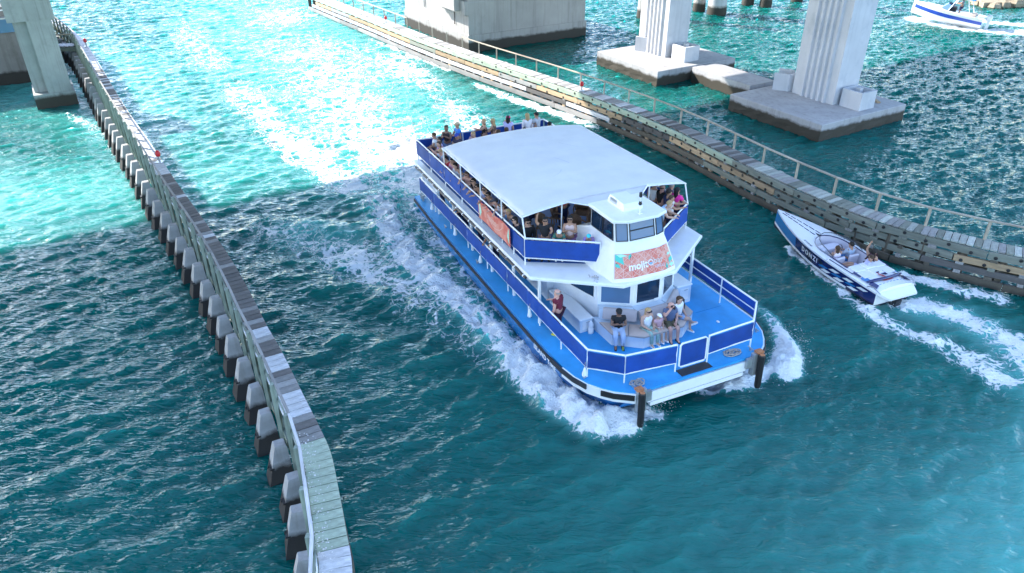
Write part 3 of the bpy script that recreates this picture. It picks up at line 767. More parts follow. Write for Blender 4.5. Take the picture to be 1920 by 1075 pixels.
# hulls
ST = [-16.6, -14, -10, -6, -3, -1.5, -.8, -.2, .3, .7, 1.0, 1.28]
OUT = [3.5, 3.58, 3.62, 3.64, 3.65, 3.64, 3.60, 3.50, 3.32, 3.06, 2.80, 2.42]
def hull(s):
    rings = []
    for x, o in zip(ST, OUT):
        k = min(max((x + 3.2) / 4.0, 0), 1); half = 1.0 * (1 - k ** 1.6) + .03
        c = 2.55; fx = x - max(0, (x + .4)) * .35
        inn = 1.5 if x < 0 else 1.5 + (x / 1.28) * .3
        oc = min(c + half, o - .12); ic = c - half
        P = [(x, inn, ZD - .12), (x, o, ZD - .03), (x, o + .02, ZD - .26), (fx + .1 * k, oc + (o - oc) * .45, .62), (fx, oc, .28), (fx - .15 * k, c + half * .6, -.45), (fx - .2 * k, c, -.8), (fx - .15 * k, c - half * .6, -.45), (fx, ic, .3), (x, inn, .78)]
        rings.append([(p[0], s * p[1], p[2]) for p in P])
    mb = MB(); mb.loft(rings); return mb.build('hull', M['hull_blue'], ferry, smooth=35)
hull(-1); hull(1)
edge = [(x, -o) for x, o in zip(ST, OUT)] + [(1.36, -2.3), (1.36, 2.3)] + [(x, o) for x, o in zip(ST, OUT)][::-1]
mb = MB(); mb.prism(edge, ZD - .09, ZD); mb.build('main_deck', M['deck_blue'], ferry)
mb = MB(); mb.box((1.33, 0, .99), (.12, 3.7, .36)); mb.box((1.30, 0, .72), (.2, 3.5, .14)); mb.build('bow_beam', M['white'], ferry)
mb = MB(); mb.prism([(-16.5, -2), (1.2, -2), (1.2, 2), (-16.5, 2)], .8, ZD - .10); mb.build('bridge_underside', M['hull_blue'], ferry)

def offset_path(pts, d):
    out = []
    for i, p in enumerate(pts):
        a = Vector(pts[max(i - 1, 0)]); b_ = Vector(pts[min(i + 1, len(pts) - 1)]); t_ = (b_ - a).normalized()
        out.append((p[0] + t_.y * d, p[1] - t_.x * d))
    return out
def strip(name, pts, z0, z1, d0, d1, m, parent=None):
    """band standing on a plan path between offsets d0 (in) and d1 (out)"""
    A = offset_path(pts, d0); B = offset_path(pts, d1); mb = MB()
    mb.loft([[(a[0], a[1], z0), (b_[0], b_[1], z0), (b_[0], b_[1], z1), (a[0], a[1], z1)] for a, b_ in zip(A, B)])
    return mb.build(name, m, parent or ferry, smooth=30)
for s in (-1, 1):
    side = [(x, s * o) for x, o in zip(ST, OUT)]
    bow = side[6:] + [(1.40, s * 2.28)]
    sd = s * -1
    q = lambda d: -d if s > 0 else d
    strip('rub_rail', side[:7], ZD - .25, ZD - .12, q(-.01), q(.055), M['rub'])
    strip('bow_band', bow, ZD - .37, ZD - .03, q(-.03), q(.05), M['white'])
    strip('bumper', side[5:9], ZD - .20, ZD - .03, q(.051), q(.10), M['rub'])
    strip('bumper', side[9:] + [(1.36, s * 2.30)], ZD - .24, ZD - .06, q(.051), q(.10), M['black'])
    # timber pile fender on the bow corner
    mb = MB(); mb.lathe((1.62, s * 2.22, 0), [(.09, .20), (.105, .26), (.11, 1.42), (.09, 1.46)], 8); pf = mb.build('bow_post', M['black'], ferry)
    mb = MB(); mb.lathe((1.62, s * 2.22, 0), [(.09, 1.461), (.07, 1.475)], 8); mb.box((1.46, s * 2.23, 1.49), (.20, .24, .06)); mb.build('rusted_head', M['rust'], pf)
    mb = MB(); mb.box((1.45, s * 2.14, 1.05), (.16, .30, .80)); mb.box((1.44, s * 1.9, 1.12), (.1, .24, .36)); mb.build('post_bracket', M['steel'], ferry)
# name on the side
tm = text_mesh('ISLAND TIME', .26, .003, spacing=1.08, offset=.006); tm.materials.append(M['white_trim'])
def hull_out(x): return float(np.interp(x, ST, OUT))
xv = -1.9
mw = Matrix.Translation((xv, -hull_out(xv) - .075, 1.0)) @ Matrix.Rotation(R(90), 4, 'X')
inst('name_lettering', tm, ferry, mw)
for x_ in range(0): pass

# main deck rail with blue canvas
RZ0, RZ1 = ZD + .32, ZD + 1.0
rail_m = [(-16.4, -3.2), (-14.3, -3.2), (-12.2, -3.2), (-10.1, -3.2), (-8.0, -3.2), (-6.0, -3.2), (-4.2, -3.2), (-3.3, -3.2), (-1.7, -3.2), (0.0, -3.18), (.78, -2.33), (.98, -.62)]
rail_p = [(1.0, .56), (.92, 2.33), (.02, 3.2), (-1.8, 3.22), (-3.6, 3.24), (-6, 3.24), (-9, 3.24), (-12, 3.24), (-16.4, 3.22)]
def sag_panel(mb, a, b, z0, z1, n=10, lace=.03, out=.0):
    """canvas between two posts: laced top and bottom, gently bellied"""
    a = Vector(a); b = Vector(b); d = (b - a); nrm = Vector((d.y, -d.x)).normalized()
    ph = random.random() * 6
    top = []; bot = []; mid = []
    for i in range(n + 1):
        t = i / n; p = a + d * (.004 + .992 * t); q = math.sin(math.pi * t)
        def pt(z, o): c = p + nrm * o; return (c.x, c.y, z)
        w = .018 * math.sin(t * 9 + ph)
        top.append(pt(z1 - .04 - lace * .5 * q, out)); mid.append(pt((z0 + z1) / 2, out + .03 * q + w)); bot.append(pt(z0 + .04 + lace * q * random.uniform(.4, 1), out + .01))
    mb.loft([bot, mid, top], closed=False, caps=False)
def railing(path, z0, z1, canvas, canvas_m, base, prefix='', step_posts=True, mid=None):
    for i, (a, b) in enumerate(zip(path[:-1], path[1:])):
        for z, r_ in ((z1, .032), (z0, .024)) + (((mid, .022),) if mid else ()):
            mb = MB(); mb.tube([(a[0], a[1], z), (b[0], b[1], z)], r_, 6); mb.build('rail', M['white_trim'], ferry, smooth=60)
        if canvas:
            mb = MB(); sag_panel(mb, a, b, z0, z1, out=.034); mb.build('canvas_panel', canvas_m, ferry, smooth=180, fix=False)
    for p in path:
        mb = MB(); mb.tube([(p[0], p[1], base), (p[0], p[1], z1)], .027, 6); mb.build('stanchion', M['white_trim'], ferry, smooth=60)
railing(rail_m, RZ0, RZ1, True, M['canvas_blue'], ZD)
railing(rail_p, RZ0, RZ1, True, M['canvas_blue'], ZD, mid=ZD + .66)
# bow gate
gate = MB(); gp = [(1.02, -.52), (1.03, .46)]
gate.tube([(1.02, -.52, RZ0 - .1), (1.02, -.52, RZ1 - .04), (1.02, -.45, RZ1 + .02), (1.03, .39, RZ1 + .02), (1.03, .46, RZ1 - .04), (1.03, .46, RZ0 - .1), (1.03, .39, RZ0 - .17), (1.02, -.45, RZ0 - .17), (1.02, -.52, RZ0 - .1)], .03, 6)
gt = gate.build('bow_gate', M['white_trim'], ferry, smooth=60)
mb = MB(); sag_panel(mb, (1.02, -.5), (1.03, .44), RZ0 - .17, RZ1 + .02); mb.build('canvas', M['canvas_blue'], gt, smooth=180, fix=False)
mb = MB(); mb.box((1.13, 0, ZD + .008), (.34, 1.15, .014)); mb.build('gate_mat', M['rub'], ferry)
# cleats
for (x, y) in ((.02, -3.3), (1.1, 2.2), (1.08, -2.2), (-8.6, -3.4), (-12.4, -3.4), (.3, 3.1)):
    mb = MB(); mb.box((x, y, ZD + .05), (.07, .05, .1)); mb.tube([(x - .13, y, ZD + .11), (x + .13, y, ZD + .11)], .022, 5); mb.build('cleat', M['steel'], ferry)
# rope coils
def rope_coil(c, label, n=9, sx=.3, sy=.3):
    P = []
    for k in range(n * 6):
        a = k * .55; r_ = .5 + .5 * math.sin(k * .37) * .6
        P.append((math.cos(a) * sx * r_ * random.uniform(.7, 1.1), math.sin(a) * sy * r_ * random.uniform(.7, 1.1) + .1 * math.sin(k * .11), .02 + .05 * abs(math.sin(k * .23)) * random.random()))
    mb = MB(); mb.tube(P, .02, 5)
    mw = FMAT @ Matrix.Translation(c)
    mb.build('rope_coil', M['rope'], None, smooth=180, mw=mw, fix=False, label=label, cat='rope')
rope_coil((.98, 1.6, ZD + .01), 'loose grey mooring rope heaped inside the right bow corner', 10, .26, .42)
rope_coil((1.02, -2.0, ZD + .01), 'tangled mooring rope around the left bow cleat', 9, .24, .28)
# small hanging fenders along the left rail
for k, (x, y) in enumerate(((.02, -3.28), (-3.9, -3.3), (-8.5, -3.3), (-11.4, -3.3), (-14.5, -3.3))):
    t = empty('boat_fender', FMAT @ Vector((x, y, ZD + .28)), FRY, 'small white fender float hung low on the ferry left rail, ' + ('at the bow corner', 'below the last side post', 'beside the rail gap', 'amidships', 'near the stern')[k], 'fender float', 'white fender floats along the ferry rail')
    mb = MB(); mb.lathe((0, 0, 0), [(.02, .10), (.035, .07), (.05, .0), (.085, -.16), (.075, -.21), (.02, -.22)], 10); mb.build('float', M['white_trim'], t, smooth=50)
    mb = MB(); mb.tube([(0, 0, .11), (0, .02, .3)], .012, 4); mb.build('rope', M['rope'], t)
# stern gear on the main deck
for k in range(2):
    mb = MB(); mb.lathe((-16.1 + k * .3, -3.3, ZD), [(.05, 0), (.05, .22), (.09, .24), (.09, .3)], 8); mb.build('bollard', M['steel'], ferry)

# main cabin
cab = [(-2.52, -1.40), (-1.86, -.40), (-1.80, .66), (-2.5, 1.66), (-4.75, 1.9), (-4.75, 2.2), (-16, 2.2), (-16, -2.2), (-4.75, -2.2), (-4.75, -1.95)]
front = [cab[9], cab[0], cab[1], cab[2], cab[3], cab[4]]
mb = MB(); mb.prism(cab, ZD + .002, ZU - .12); cabin = mb.build('cabin', M['white_trim'], ferry)
def facet_window(p, q, t0, t1, z0, z1, name='window', m='glass', parent=None, off=.012, lean=0., frame=True):
    """window pane with frame standing proud of the wall from plan point p to q"""
    p = Vector(p); q = Vector(q); d = q - p; n = Vector((d.y, -d.x)).normalized()
    a = p + d * t0; b = p + d * t1
    def P(s, z, o): c = a + (b - a) * s + n * (o - lean * (z - z0)); return (c.x, c.y, z)
    mb = MB(); mb.loft([[P(0, z0, -.01), P(1, z0, -.01), P(1, z1, -.01), P(0, z1, -.01)], [P(0, z0, off), P(1, z0, off), P(1, z1, off), P(0, z1, off)]])
    w = mb.build(name, M[m], parent or ferry)
    if frame:
        f = MB(); k = .035 / max((b - a).length, .1); o2 = off + .018
        for (s0, s1, za, zb) in ((-k, 0, z0 - .035, z1 + .035), (1, 1 + k, z0 - .035, z1 + .035), (0, 1, z0 - .035, z0), (0, 1, z1, z1 + .035)):
            f.loft([[P(s0, za, -.005), P(s1, za, -.005), P(s1, zb, -.005), P(s0, zb, -.005)], [P(s0, za, o2), P(s1, za, o2), P(s1, zb, o2), P(s0, zb, o2)]])
        f.build('window_frame', M['white_trim'], w)
    return w
facet_window(cab[9], cab[0], .42, .93, 2.3, 2.95, m='glass')
facet_window(cab[0], cab[1], .10, .90, 2.2, 2.92, m='glass_blue')
facet_window(cab[1], cab[2], .10, .90, 2.2, 2.95)
facet_window(cab[2], cab[3], .10, .82, 2.2, 2.95)
# dark side openings of the passenger cabin
for k in range(5):
    x0 = -15.6 + k * 2.1
    facet_window((x0, -2.2), (x0 + 2.0, -2.2), .05, .95, 2.0, 2.95, m='glass')
    facet_window((x0 + 2.0, 2.2), (x0, 2.2), .05, .95, 2.0, 2.95, m='glass')
mb = MB(); mb.lathe((-5.3, -2.21, 2.5), [(.09, -.01), (.09, .02)], 12)
# portholes on the forward side wall
for x in (-5.15,):
    mb = MB(); mb.tube([(x, -2.19, 2.45), (x, -2.225, 2.45)], .085, 12); mb.build('porthole', M['glass'], ferry)
mb = MB(); mb.box((-1.66, .38, 2.27), (.012, .16, .1)); mb.build('window_sticker', M['white_trim'], ferry)

# bow bench round the cabin front
bb = [(-2.24, -1.66), (-1.17, -1.62), (-.53, -.80), (-.53, .72), (-1.12, 1.52), (-2.2, 1.62)]
inner = [(-2.24, -1.45), (-1.86, -.40), (-1.8, .66), (-2.3, 1.60)]
mb = MB(); mb.prism([(-2.44, -1.66)] + bb[1:5] + [(-2.3, 1.62), (-1.9, .6), (-1.95, -.4)], ZD + .002, 1.70); mb.build('bench_base', M['bench'], ferry)
def cushion(poly, z, h, name, m):
    c = Vector((sum(p[0] for p in poly) / len(poly), sum(p[1] for p in poly) / len(poly)))
    def ring(s, zz): return [(c.x + (p[0] - c.x) * s, c.y + (p[1] - c.y) * s, zz) for p in poly]
    mb = MB(); mb.loft([ring(.975, z), ring(1.0, z + h * .3), ring(.995, z + h * .75), ring(.95, z + h)]); return mb.build(name, M[m], ferry, smooth=50)
cushion([(-1.95, -1.64), (-1.15, -1.64), (-.83, -1.22), (-1.42, -.86)], 1.703, .075, 'seat_cushion', 'seat_tan')
cushion([(-.81, -1.20), (-.50, -.80), (-.50, -.60), (-1.15, -.46), (-1.40, -.84)], 1.703, .075, 'seat_cushion', 'seat_tan')
cushion([(-.50, -.58), (-.50, .14), (-1.15, .14), (-1.15, -.44)], 1.703, .075, 'seat_cushion', 'seat_tan')
cushion([(-.50, .16), (-.50, .74), (-.8, 1.1), (-1.34, .68), (-1.15, .16)], 1.703, .075, 'seat_cushion', 'seat_tan')
cushion([(-.82, 1.12), (-1.12, 1.54), (-2.0, 1.6), (-1.36, .7)], 1.703, .075, 'seat_cushion', 'seat_tan')
def back_cushion(p, q, z0, z1, lean=.12, th=.09):
    p = Vector(p); q = Vector(q); d = (q - p); n = Vector((d.y, -d.x)).normalized()
    def P(t, o, z): c = p + d * t + n * o; return (c.x, c.y, z)
    rings = []
    for t, s in ((0, .9), (.06, 1), (.94, 1), (1, .9)):
        zc = (z0 + z1) / 2; hh = (z1 - z0) / 2 * s
        rings.append([P(t, th * .5 + .02, zc - hh), P(t, th + .05, zc - hh + .04), P(t, th - lean + .05, zc + hh - .04), P(t, th * .6 - lean, zc + hh), P(t, -lean + .0, zc + hh - .02), P(t, 0, zc - hh)])
    mb = MB(); mb.loft(rings); mb.build('back_cushion', M['seat_back'], ferry, smooth=50)
back_cushion((-2.1, -1.42), (-1.42, -.52), 1.79, 2.17)
back_cushion((-1.36, -.44), (-1.36, .66), 1.79, 2.17)
back_cushion((-1.40, .74), (-2.1, 1.55), 1.79, 2.17)
mb = MB(); mb.prism([(-2.5, -1.40), (-1.80, -.48), (-1.5, -.5), (-2.2, -1.5)], 1.701, 2.10); mb.prism([(-1.86, -.46), (-1.5, -.44), (-1.5, .66), (-1.8, .66)], 1.701, 2.10); mb.prism([(-1.8, .68), (-1.5, .72), (-2.2, 1.55), (-2.5, 1.6)], 1.701, 2.10)
mb.build('bench_back', M['bench'], ferry)
# lockers
def locker(x0, x1, y0, y1, z1, label):
    t = empty('storage_locker', FMAT @ Vector(((x0 + x1) / 2, (y0 + y1) / 2, ZD)), FRY, label, 'locker')
    w, l = x1 - x0, y1 - y0
    mb = MB(); mb.bbox((0, 0, (z1 - ZD - .06) / 2), (w, l, z1 - ZD - .06), .015); mb.build('box', M['bench'], t)
    mb = MB(); mb.bbox((0, 0, z1 - ZD - .03), (w + .05, l + .05, .055), .02); mb.build('lid', M['white'], t)
    mb = MB(); mb.box((w / 2 + .006, 0, (z1 - ZD) * .5), (.012, l * .6, (z1 - ZD) * .6)); mb.build('door', M['white_trim'], t)
    mb = MB(); mb.box((w / 2 + .02, l * .1, (z1 - ZD) * .72), (.012, .14, .02)); mb.build('handle', M['steel'], t)
locker(-4.55, -2.26, -2.20, -1.72, ZD + .52, 'long white deck locker beside the bow seating on the left')
locker(-3.3, -2.35, 1.75, 2.35, ZD + .75, 'white cupboard on the right side of the cabin front')
# jugs beside the locker
t = empty('water_jug', FMAT @ Vector((-2.12, -1.86, ZD)), FRY, 'pair of white plastic jugs stacked at the locker end', 'jug')
mb = MB(); mb.lathe((0, 0, 0), [(.09, 0), (.1, .05), (.1, .17), (.05, .22), (.09, .24), (.09, .38), (.04, .44), (.03, .47)], 10); mb.build('body', M['white'], t, smooth=50)
t = empty('drink_cup', FMAT @ Vector((-.72, -1.45, ZD)), FRY, 'green drink with a straw standing on the blue bow deck', 'cup')
mb = MB(); mb.lathe((0, 0, 0), [(.03, 0), (.042, .13)], 9); mb.build('glass', mat('green_drink', (.25, .32, .06), .2), t)
mb = MB(); mb.tube([(0, 0, .1), (.02, .01, .3)], .006, 4); mb.build('straw', M['black'], t)
# crumpled paper on deck
mb = MB(); mb.sphere((0, 0, .03), (.08, .05, .03), 6, 4); mb.build('paper_scrap', M['white_trim'], None, mw=FMAT @ Matrix.Translation((-.75, 2.35, ZD)), label='white paper scrap on the blue bow deck at the right', cat='paper')

t = empty('backpack', FMAT @ Vector((-1.42, 1.22, 1.78)), FRY, 'black backpack propped on the bow bench behind the girl', 'backpack')
mb = MB(); mb.bbox((0, 0, .2), (.16, .28, .42), .05); mb.bbox((.1, 0, .14), (.06, .22, .24), .02); mb.build('body', M['rub'], t)
mb = MB(); mb.tube([(.0, -.1, .4), (.0, -.04, .47), (.0, .04, .47), (0, .1, .4)], .012, 5); mb.build('strap', M['black'], t)
for (a, b_) in (((-3.2, -3.1), (1.2, -1.0)), ((-3.2, 2.9), (1.2, 1.2))): pass
for x in (-1.6, -.2):
    mb = MB(); mb.box((x, 2.6 if x < -.5 else 0, ZD + .003), (.012, 1.1 if x < -.5 else 4.4, .004)); mb.build('deck_seam', M['hull_blue'], ferry)
mb = MB(); mb.lathe((.35, 2.0, ZD), [(.24, 0), (.25, .012), (.22, .018)], 16); mb.build('deck_hatch', M['seat_back'], ferry)
# colourful hanging cloth by the cabin corner
t = empty('beach_towel', FMAT @ Vector((-4.70, -1.66, 1.95)), FRY, 'red, green and orange cloth hanging by the cabin corner', 'towel')
cols = [(.45, .03, .02), (.5, .17, .02), (.55, .5, .42), (.02, .28, .05), (.03, .32, .06), (.55, .5, .42), (.5, .12, .02), (.10, .30, .03)]
for k, c in enumerate(cols):
    a0 = -.30 + .6 * k / 8; a1 = -.30 + .6 * (k + 1) / 8
    mb = MB(); top = .0
    mb.loft([[(.02 + .02 * (k % 2), a0 * .35, top), (.02, a1 * .35, top)], [(.09 + .03 * (k % 2), a0 * .9, -.3), (.09, a1 * .9, -.3)], [(.10 + .03 * (k % 2), a0, -.56 - .05 * (k % 3)), (.10, a1, -.56)]], closed=False, caps=False)
    mb.build('stripe', cloth(c), t, smooth=60, fix=False)
mb = MB(); mb.tube([(.0, -.25, .02), (.0, .25, .02)], .015, 5); mb.build('rod', M['steel'], t)

# upper deck slab with its visor
ud = [(-16.35, -3.52), (-3.36, -3.52), (-1.48, -1.06), (-1.55, 1.02), (-3.42, 3.46), (-16.35, 3.5)]
udi = [(-16.3, -3.48), (-3.40, -3.48), (-1.54, -1.04), (-1.6, 1.0), (-3.46, 3.42), (-16.3, 3.46)]
mb = MB(); mb.loft([[(x, y, ZU - .13) for x, y in udi], [(x, y, ZU - .10) for x, y in ud], [(x, y, ZU - .03) for x, y in ud], [(x, y, ZU) for x, y in udi]]); mb.build('upper_deck', M['white'], ferry, smooth=20)
mb = MB(); mb.prism([(-16.1, -3.2), (-4.45, -3.2), (-3.35, -1.35), (-4.9, -1.3), (-4.9, 1.3), (-3.4, 1.6), (-4.5, 3.2), (-16.1, 3.2)], ZU + .001, ZU + .008); mb.build('deck_covering', M['deck_navy'], ferry)
# rolled side curtain along the edge, with ties
mb = MB(); P = [(x, -3.56 + .012 * math.sin(x * 5), ZU - .12 + .01 * math.sin(x * 7)) for x in np.arange(-15.6, -3.5, .3)]; mb.tube(P, .05, 6); rc = mb.build('rolled_curtain', M['black'], ferry, smooth=60)
for x in np.arange(-15.3, -3.6, .72):
    mb = MB(); mb.tube([(x, -3.56, ZU - .12), (x + .05, -3.56, ZU - .12)], .058, 6); mb.build('tie', M['white_trim'], rc)
mb = MB(); mb.tube([(x, -3.50, ZU + .02) for x in (-16, -12, -8, -3.5)], .02, 5); mb.build('edge_trim', M['white_trim'], ferry)
# posts carrying the upper deck
for x in (-16.1, -14.0, -11.9, -9.8, -7.7, -5.6, -3.45):
    for s in (-1, 1):
        mb = MB(); mb.box((x, s * 3.13, (ZD + ZU - .1) / 2), (.085, .085, ZU - .1 - ZD)); mb.build('support_post', M['white_trim'], ferry)
# upper rail and canvas
UZ0, UZ1 = ZU + .27, ZU + 1.0
ru = [(-16.1, 3.27), (-16.1, 1.2), (-16.1, -1.0), (-16.1, -3.27), (-14.2, -3.27), (-12.3, -3.27), (-10.3, -3.27), (-8.2, -3.27), (-6.2, -3.27), (-5.17, -3.27), (-4.25, -3.27), (-2.80, -1.20)]
rr = [(-2.75, 1.25), (-4.2, 3.27), (-6.2, 3.27), (-8.2, 3.27), (-10.3, 3.27), (-12.3, 3.27), (-14.2, 3.27), (-16.1, 3.27)]
railing(ru, UZ0, UZ1, True, M['canvas_blue'], ZU)
railing(rr, UZ0, UZ1, True, M['canvas_blue'], ZU)

# awning
AZ = 4.98
mb = MB(); nx, ny = 56, 36; ax0, ax1, ay = -12.42, -4.44, 3.28
def aw(i, j):
    u = i / nx; v = j / ny * 2 - 1; x = ax0 + (ax1 - ax0) * u
    sc = abs(math.sin(math.pi * u * 8)) * .055 * abs(v) ** 8           # scallops between the ribs
    y = v * (ay - sc)
    z = AZ + .25 * (1 - abs(v) ** 2.2) - .020 * abs(math.sin(math.pi * u * 8)) * (1 - .6 * abs(v))
    z += .014 * noise.noise(Vector((x * .9, y * .7, 3))) + .006 * noise.noise(Vector((x * 3, y * 2, 8)))
    if i == 0 or i == nx: z -= .03
    if j == 0 or j == ny: z -= .04
    return (x, y, z)
G = [[aw(i, j) for j in range(ny + 1)] for i in range(nx + 1)]
mb.v = [p for r_ in G for p in r_]; mb.f = [(i * (ny + 1) + j, i * (ny + 1) + j + 1, (i + 1) * (ny + 1) + j + 1, (i + 1) * (ny + 1) + j) for i in range(nx) for j in range(ny)]; mb.m = [0] * len(mb.f)
awn = mb.build('awning', M['canvas_white'], ferry, smooth=180)
md = awn.modifiers.new('Solidify', 'SOLIDIFY'); md.thickness = .012; md.offset = -1
for (u0, v0, u1, v1, bend) in ((.50, -.02, .60, .06, .02), (.30, .30, .40, .44, -.015), (.72, -.30, .66, -.12, .03), (.24, -.35, .27, -.1, .02)):  # dark crease lines laid as thin strips on the canvas
    mb = MB(); P = []
    for k in range(9):
        t = k / 8; P.append(((u0 + (u1 - u0) * t), (v0 + (v1 - v0) * t) + bend * math.sin(math.pi * t)))
    def onaw(u, v): x, y, z = aw(u * nx, (v + 1) / 2 * ny); return (x, y, z + .004)
    for (a, b_) in zip(P[:-1], P[1:]): mb.quad(onaw(a[0], a[1] - .002), onaw(b_[0], b_[1] - .002), onaw(b_[0], b_[1] + .003), onaw(a[0], a[1] + .003))
    mb.build('crease_mark', M['crease'], awn, fix=False)
# front flap down to the wheelhouse roof
mb = MB(); rows_ = []
for k in range(5):
    t = k / 4; hw = 1.62 + (.82 - 1.62) * t; x = -4.44 + (-3.72 + 4.44) * t
    rows_.append([(x + .02 * math.sin(s * 3), s * hw, AZ + .235 * (1 - abs(s * 1.6 / ay) ** 2.2) * (1 - t) + .155 * t - .03 * math.sin(math.pi * t)) for s in np.linspace(-1, 1, 13)])
mb.loft(rows_, closed=False, caps=False); fl = mb.build('awning_flap', M['canvas_white'], ferry, smooth=180)
md = fl.modifiers.new('Solidify', 'SOLIDIFY'); md.thickness = .012
def arch(y): return AZ + .25 * (1 - abs(y / ay) ** 2.2) - .045
for k in range(9):
    x = ax0 + (ax1 - ax0) * k / 8
    mb = MB(); mb.tube([(x, y, arch(y) - .01) for y in np.linspace(-3.24, 3.24, 15)], .022, 5); mb.build('awning_bow', M['white_trim'], ferry, smooth=60)
for s in (-1, 1):
    mb = MB(); mb.tube([(ax0, s * 3.27, AZ - .06), (ax1 + .03, s * 3.27, AZ - .06)], .03, 6); mb.build('awning_rail', M['white_trim'], ferry, smooth=60)
for x in (-12.3, -10.3, -8.2, -6.2, -4.44):
    for s in (-1, 1):
        mb = MB(); mb.tube([(x, s * 3.26, AZ - .05), (x + (.24 if x > -5 else 0), s * 3.27, UZ1 if x > -5 else ZU)], .028, 6); mb.build('awning_post', M['white_trim'], ferry, smooth=60)
for y in (-1.75, 1.75):
    mb = MB(); mb.tube([(-4.48, y, arch(y)), (-4.55, y, ZU)], .026, 6); mb.build('awning_post', M['white_trim'], ferry, smooth=60)
mb = MB(); mb.tube([(-4.40, -1.62, AZ + .2), (-3.7, -.85, AZ + .13)], .022, 5); mb.build('flap_pole', M['white_trim'], ferry)
mb = MB(); mb.tube([(-4.40, 1.62, AZ + .2), (-3.7, .85, AZ + .13)], .022, 5); mb.build('flap_pole', M['white_trim'], ferry)

# wheelhouse
ring_b = [(-5.05, -1.30), (-3.0, -1.42), (-1.78, -1.28), (-1.58, -.65), (-1.56, .55), (-1.72, 1.10), (-3.0, 1.42), (-5.05, 1.30)]
ring_m = [(-4.6, -1.12), (-3.0, -1.16), (-2.12, -1.06), (-1.93, -.6), (-1.92, .5), (-2.08, .94), (-3.0, 1.12), (-4.6, 1.08)]
ring_s = [(-3.85, -.97), (-3.0, -.98), (-2.28, -.96), (-2.10, -.55), (-2.09, .48), (-2.24, .88), (-3.0, .93), (-3.85, .92)]
ring_t = [(-3.85, -.95), (-3.0, -.97), (-2.40, -.94), (-2.22, -.55), (-2.21, .45), (-2.36, .84), (-3.0, .90), (-3.85, .88)]
def zr(r_, z): return [(p[0], p[1], z) for p in r_]
mb = MB(); mb.loft([zr(ring_b, ZU + .001), [(p[0] * .93 + q[0] * .07, p[1] * .93 + q[1] * .07, ZU + .09) for p, q in zip(ring_b, ring_m)], zr(ring_m, 4.12), zr(ring_s, 4.40), zr(ring_t, 5.10)]); mb.build('wheelhouse', M['white'], ferry, smooth=28)
mb = MB(); rf = [(-3.95, -1.05), (-2.3, -1.06), (-2.06, -.6), (-2.04, .5), (-2.24, .95), (-3.95, .98)]
mb.loft([zr(rf, 5.10), zr(rf, 5.155), [(p[0] * .985 - .04, p[1] * .96, 5.19) for p in rf]]); mb.build('wheelhouse_roof', M['white'], ferry, smooth=25)
def slant_window(a, b, c, d, off=.012, m='glass', n=None):
    """pane between four points on a sloping wall, with frame"""
    a, b, c, d = map(Vector, (a, b, c, d)); nr = (b - a).cross(d - a).normalized() * off
    mb = MB(); mb.loft([[a - nr, b - nr, c - nr, d - nr], [a + nr, b + nr, c + nr, d + nr]]); w = mb.build('window', M[m], ferry)
    mb = MB(); e = 1.6
    cen = (a + b + c + d) / 4
    for p, q in ((a, b), (b, c), (c, d), (d, a)):
        mb.beam(p + nr, q + nr, .028, .03, nr)
    mb.build('window_frame', M['black'], w)
def on(i0, i1, s, t):
    """point on the window band: between ring_s/ring_t corners i0..i1 at fraction s, height t"""
    a = Vector((*ring_s[i0], 4.40)).lerp(Vector((*ring_s[i1], 4.40)), s); b = Vector((*ring_t[i0], 5.10)).lerp(Vector((*ring_t[i1], 5.10)), s)
    return a.lerp(b, t)
for (i0, i1, s0, s1, m) in ((2, 3, .10, .94, 'glass_blue'), (3, 4, .05, .95, 'glass_blue'), (4, 5, .08, .92, 'glass_blue'), (1, 2, .0, .88, 'glass'), (0, 1, .1, .96, 'glass'), (5, 6, .1, .95, 'glass')):
    slant_window(on(i0, i1, s0, .08), on(i0, i1, s1, .08), on(i0, i1, s1, .92), on(i0, i1, s0, .92), m=m)
mb = MB(); mb.beam(on(3, 4, .06, .55) + Vector((.02, 0, 0)), on(3, 4, .94, .55) + Vector((.02, 0, 0)), .03, .03); mb.build('window_bar', M['black'], ferry)
# air conditioner and mast
t = empty('roof_air_conditioner', FMAT @ Vector((-3.25, -.02, 5.19)), FRY, 'white air conditioner box on the wheelhouse roof', 'air conditioner')
mb = MB(); mb.loft([[(-.52, -.36, 0), (.5, -.36, 0), (.5, .36, 0), (-.52, .36, 0)], [(-.52, -.36, .12), (.5, -.36, .1), (.5, .36, .1), (-.52, .36, .12)], [(-.46, -.31, .27), (.38, -.31, .22), (.38, .31, .22), (-.46, .31, .27)]]); mb.build('housing', M['white'], t, smooth=25)
mb = MB()
for k in range(7): mb.box((-.36 + k * .06, -.352, .14), (.03, .02, .16))
mb.build('grille', M['steel'], t)
t = empty('mast', FMAT @ Vector((-2.42, .02, 5.19)), FRY, 'short roof mast with two black sensors', 'mast')
mb = MB(); mb.tube([(0, 0, 0), (0, 0, .56)], .018, 6); mb.box((0, 0, .015), (.12, .12, .03)); mb.build('pole', M['white_trim'], t)
mb = MB(); mb.lathe((0, 0, .30), [(.05, 0), (.065, .04), (.04, .12)], 8); mb.build('sensor', M['black'], t)
mb = MB(); mb.lathe((0, 0, .56), [(.03, 0), (.055, .03), (.055, .16), (.03, .18)], 8); mb.build('lamp_head', M['black'], t)
# chain hanging on the visor, small fitting
t = empty('chain_heap', FMAT @ Vector((-2.35, -1.62, ZU + .002)), FRY, 'small heap of silver chain on the white visor', 'chain')
mb = MB()
for k in range(22):
    c = Vector((random.gauss(0, .10) - .008 * k + .08, random.gauss(0, .06), random.uniform(.01, .06))); mb.sphere(c, (.035, .025, .02), 6, 4)
mb.build('links', M['steel'], t)

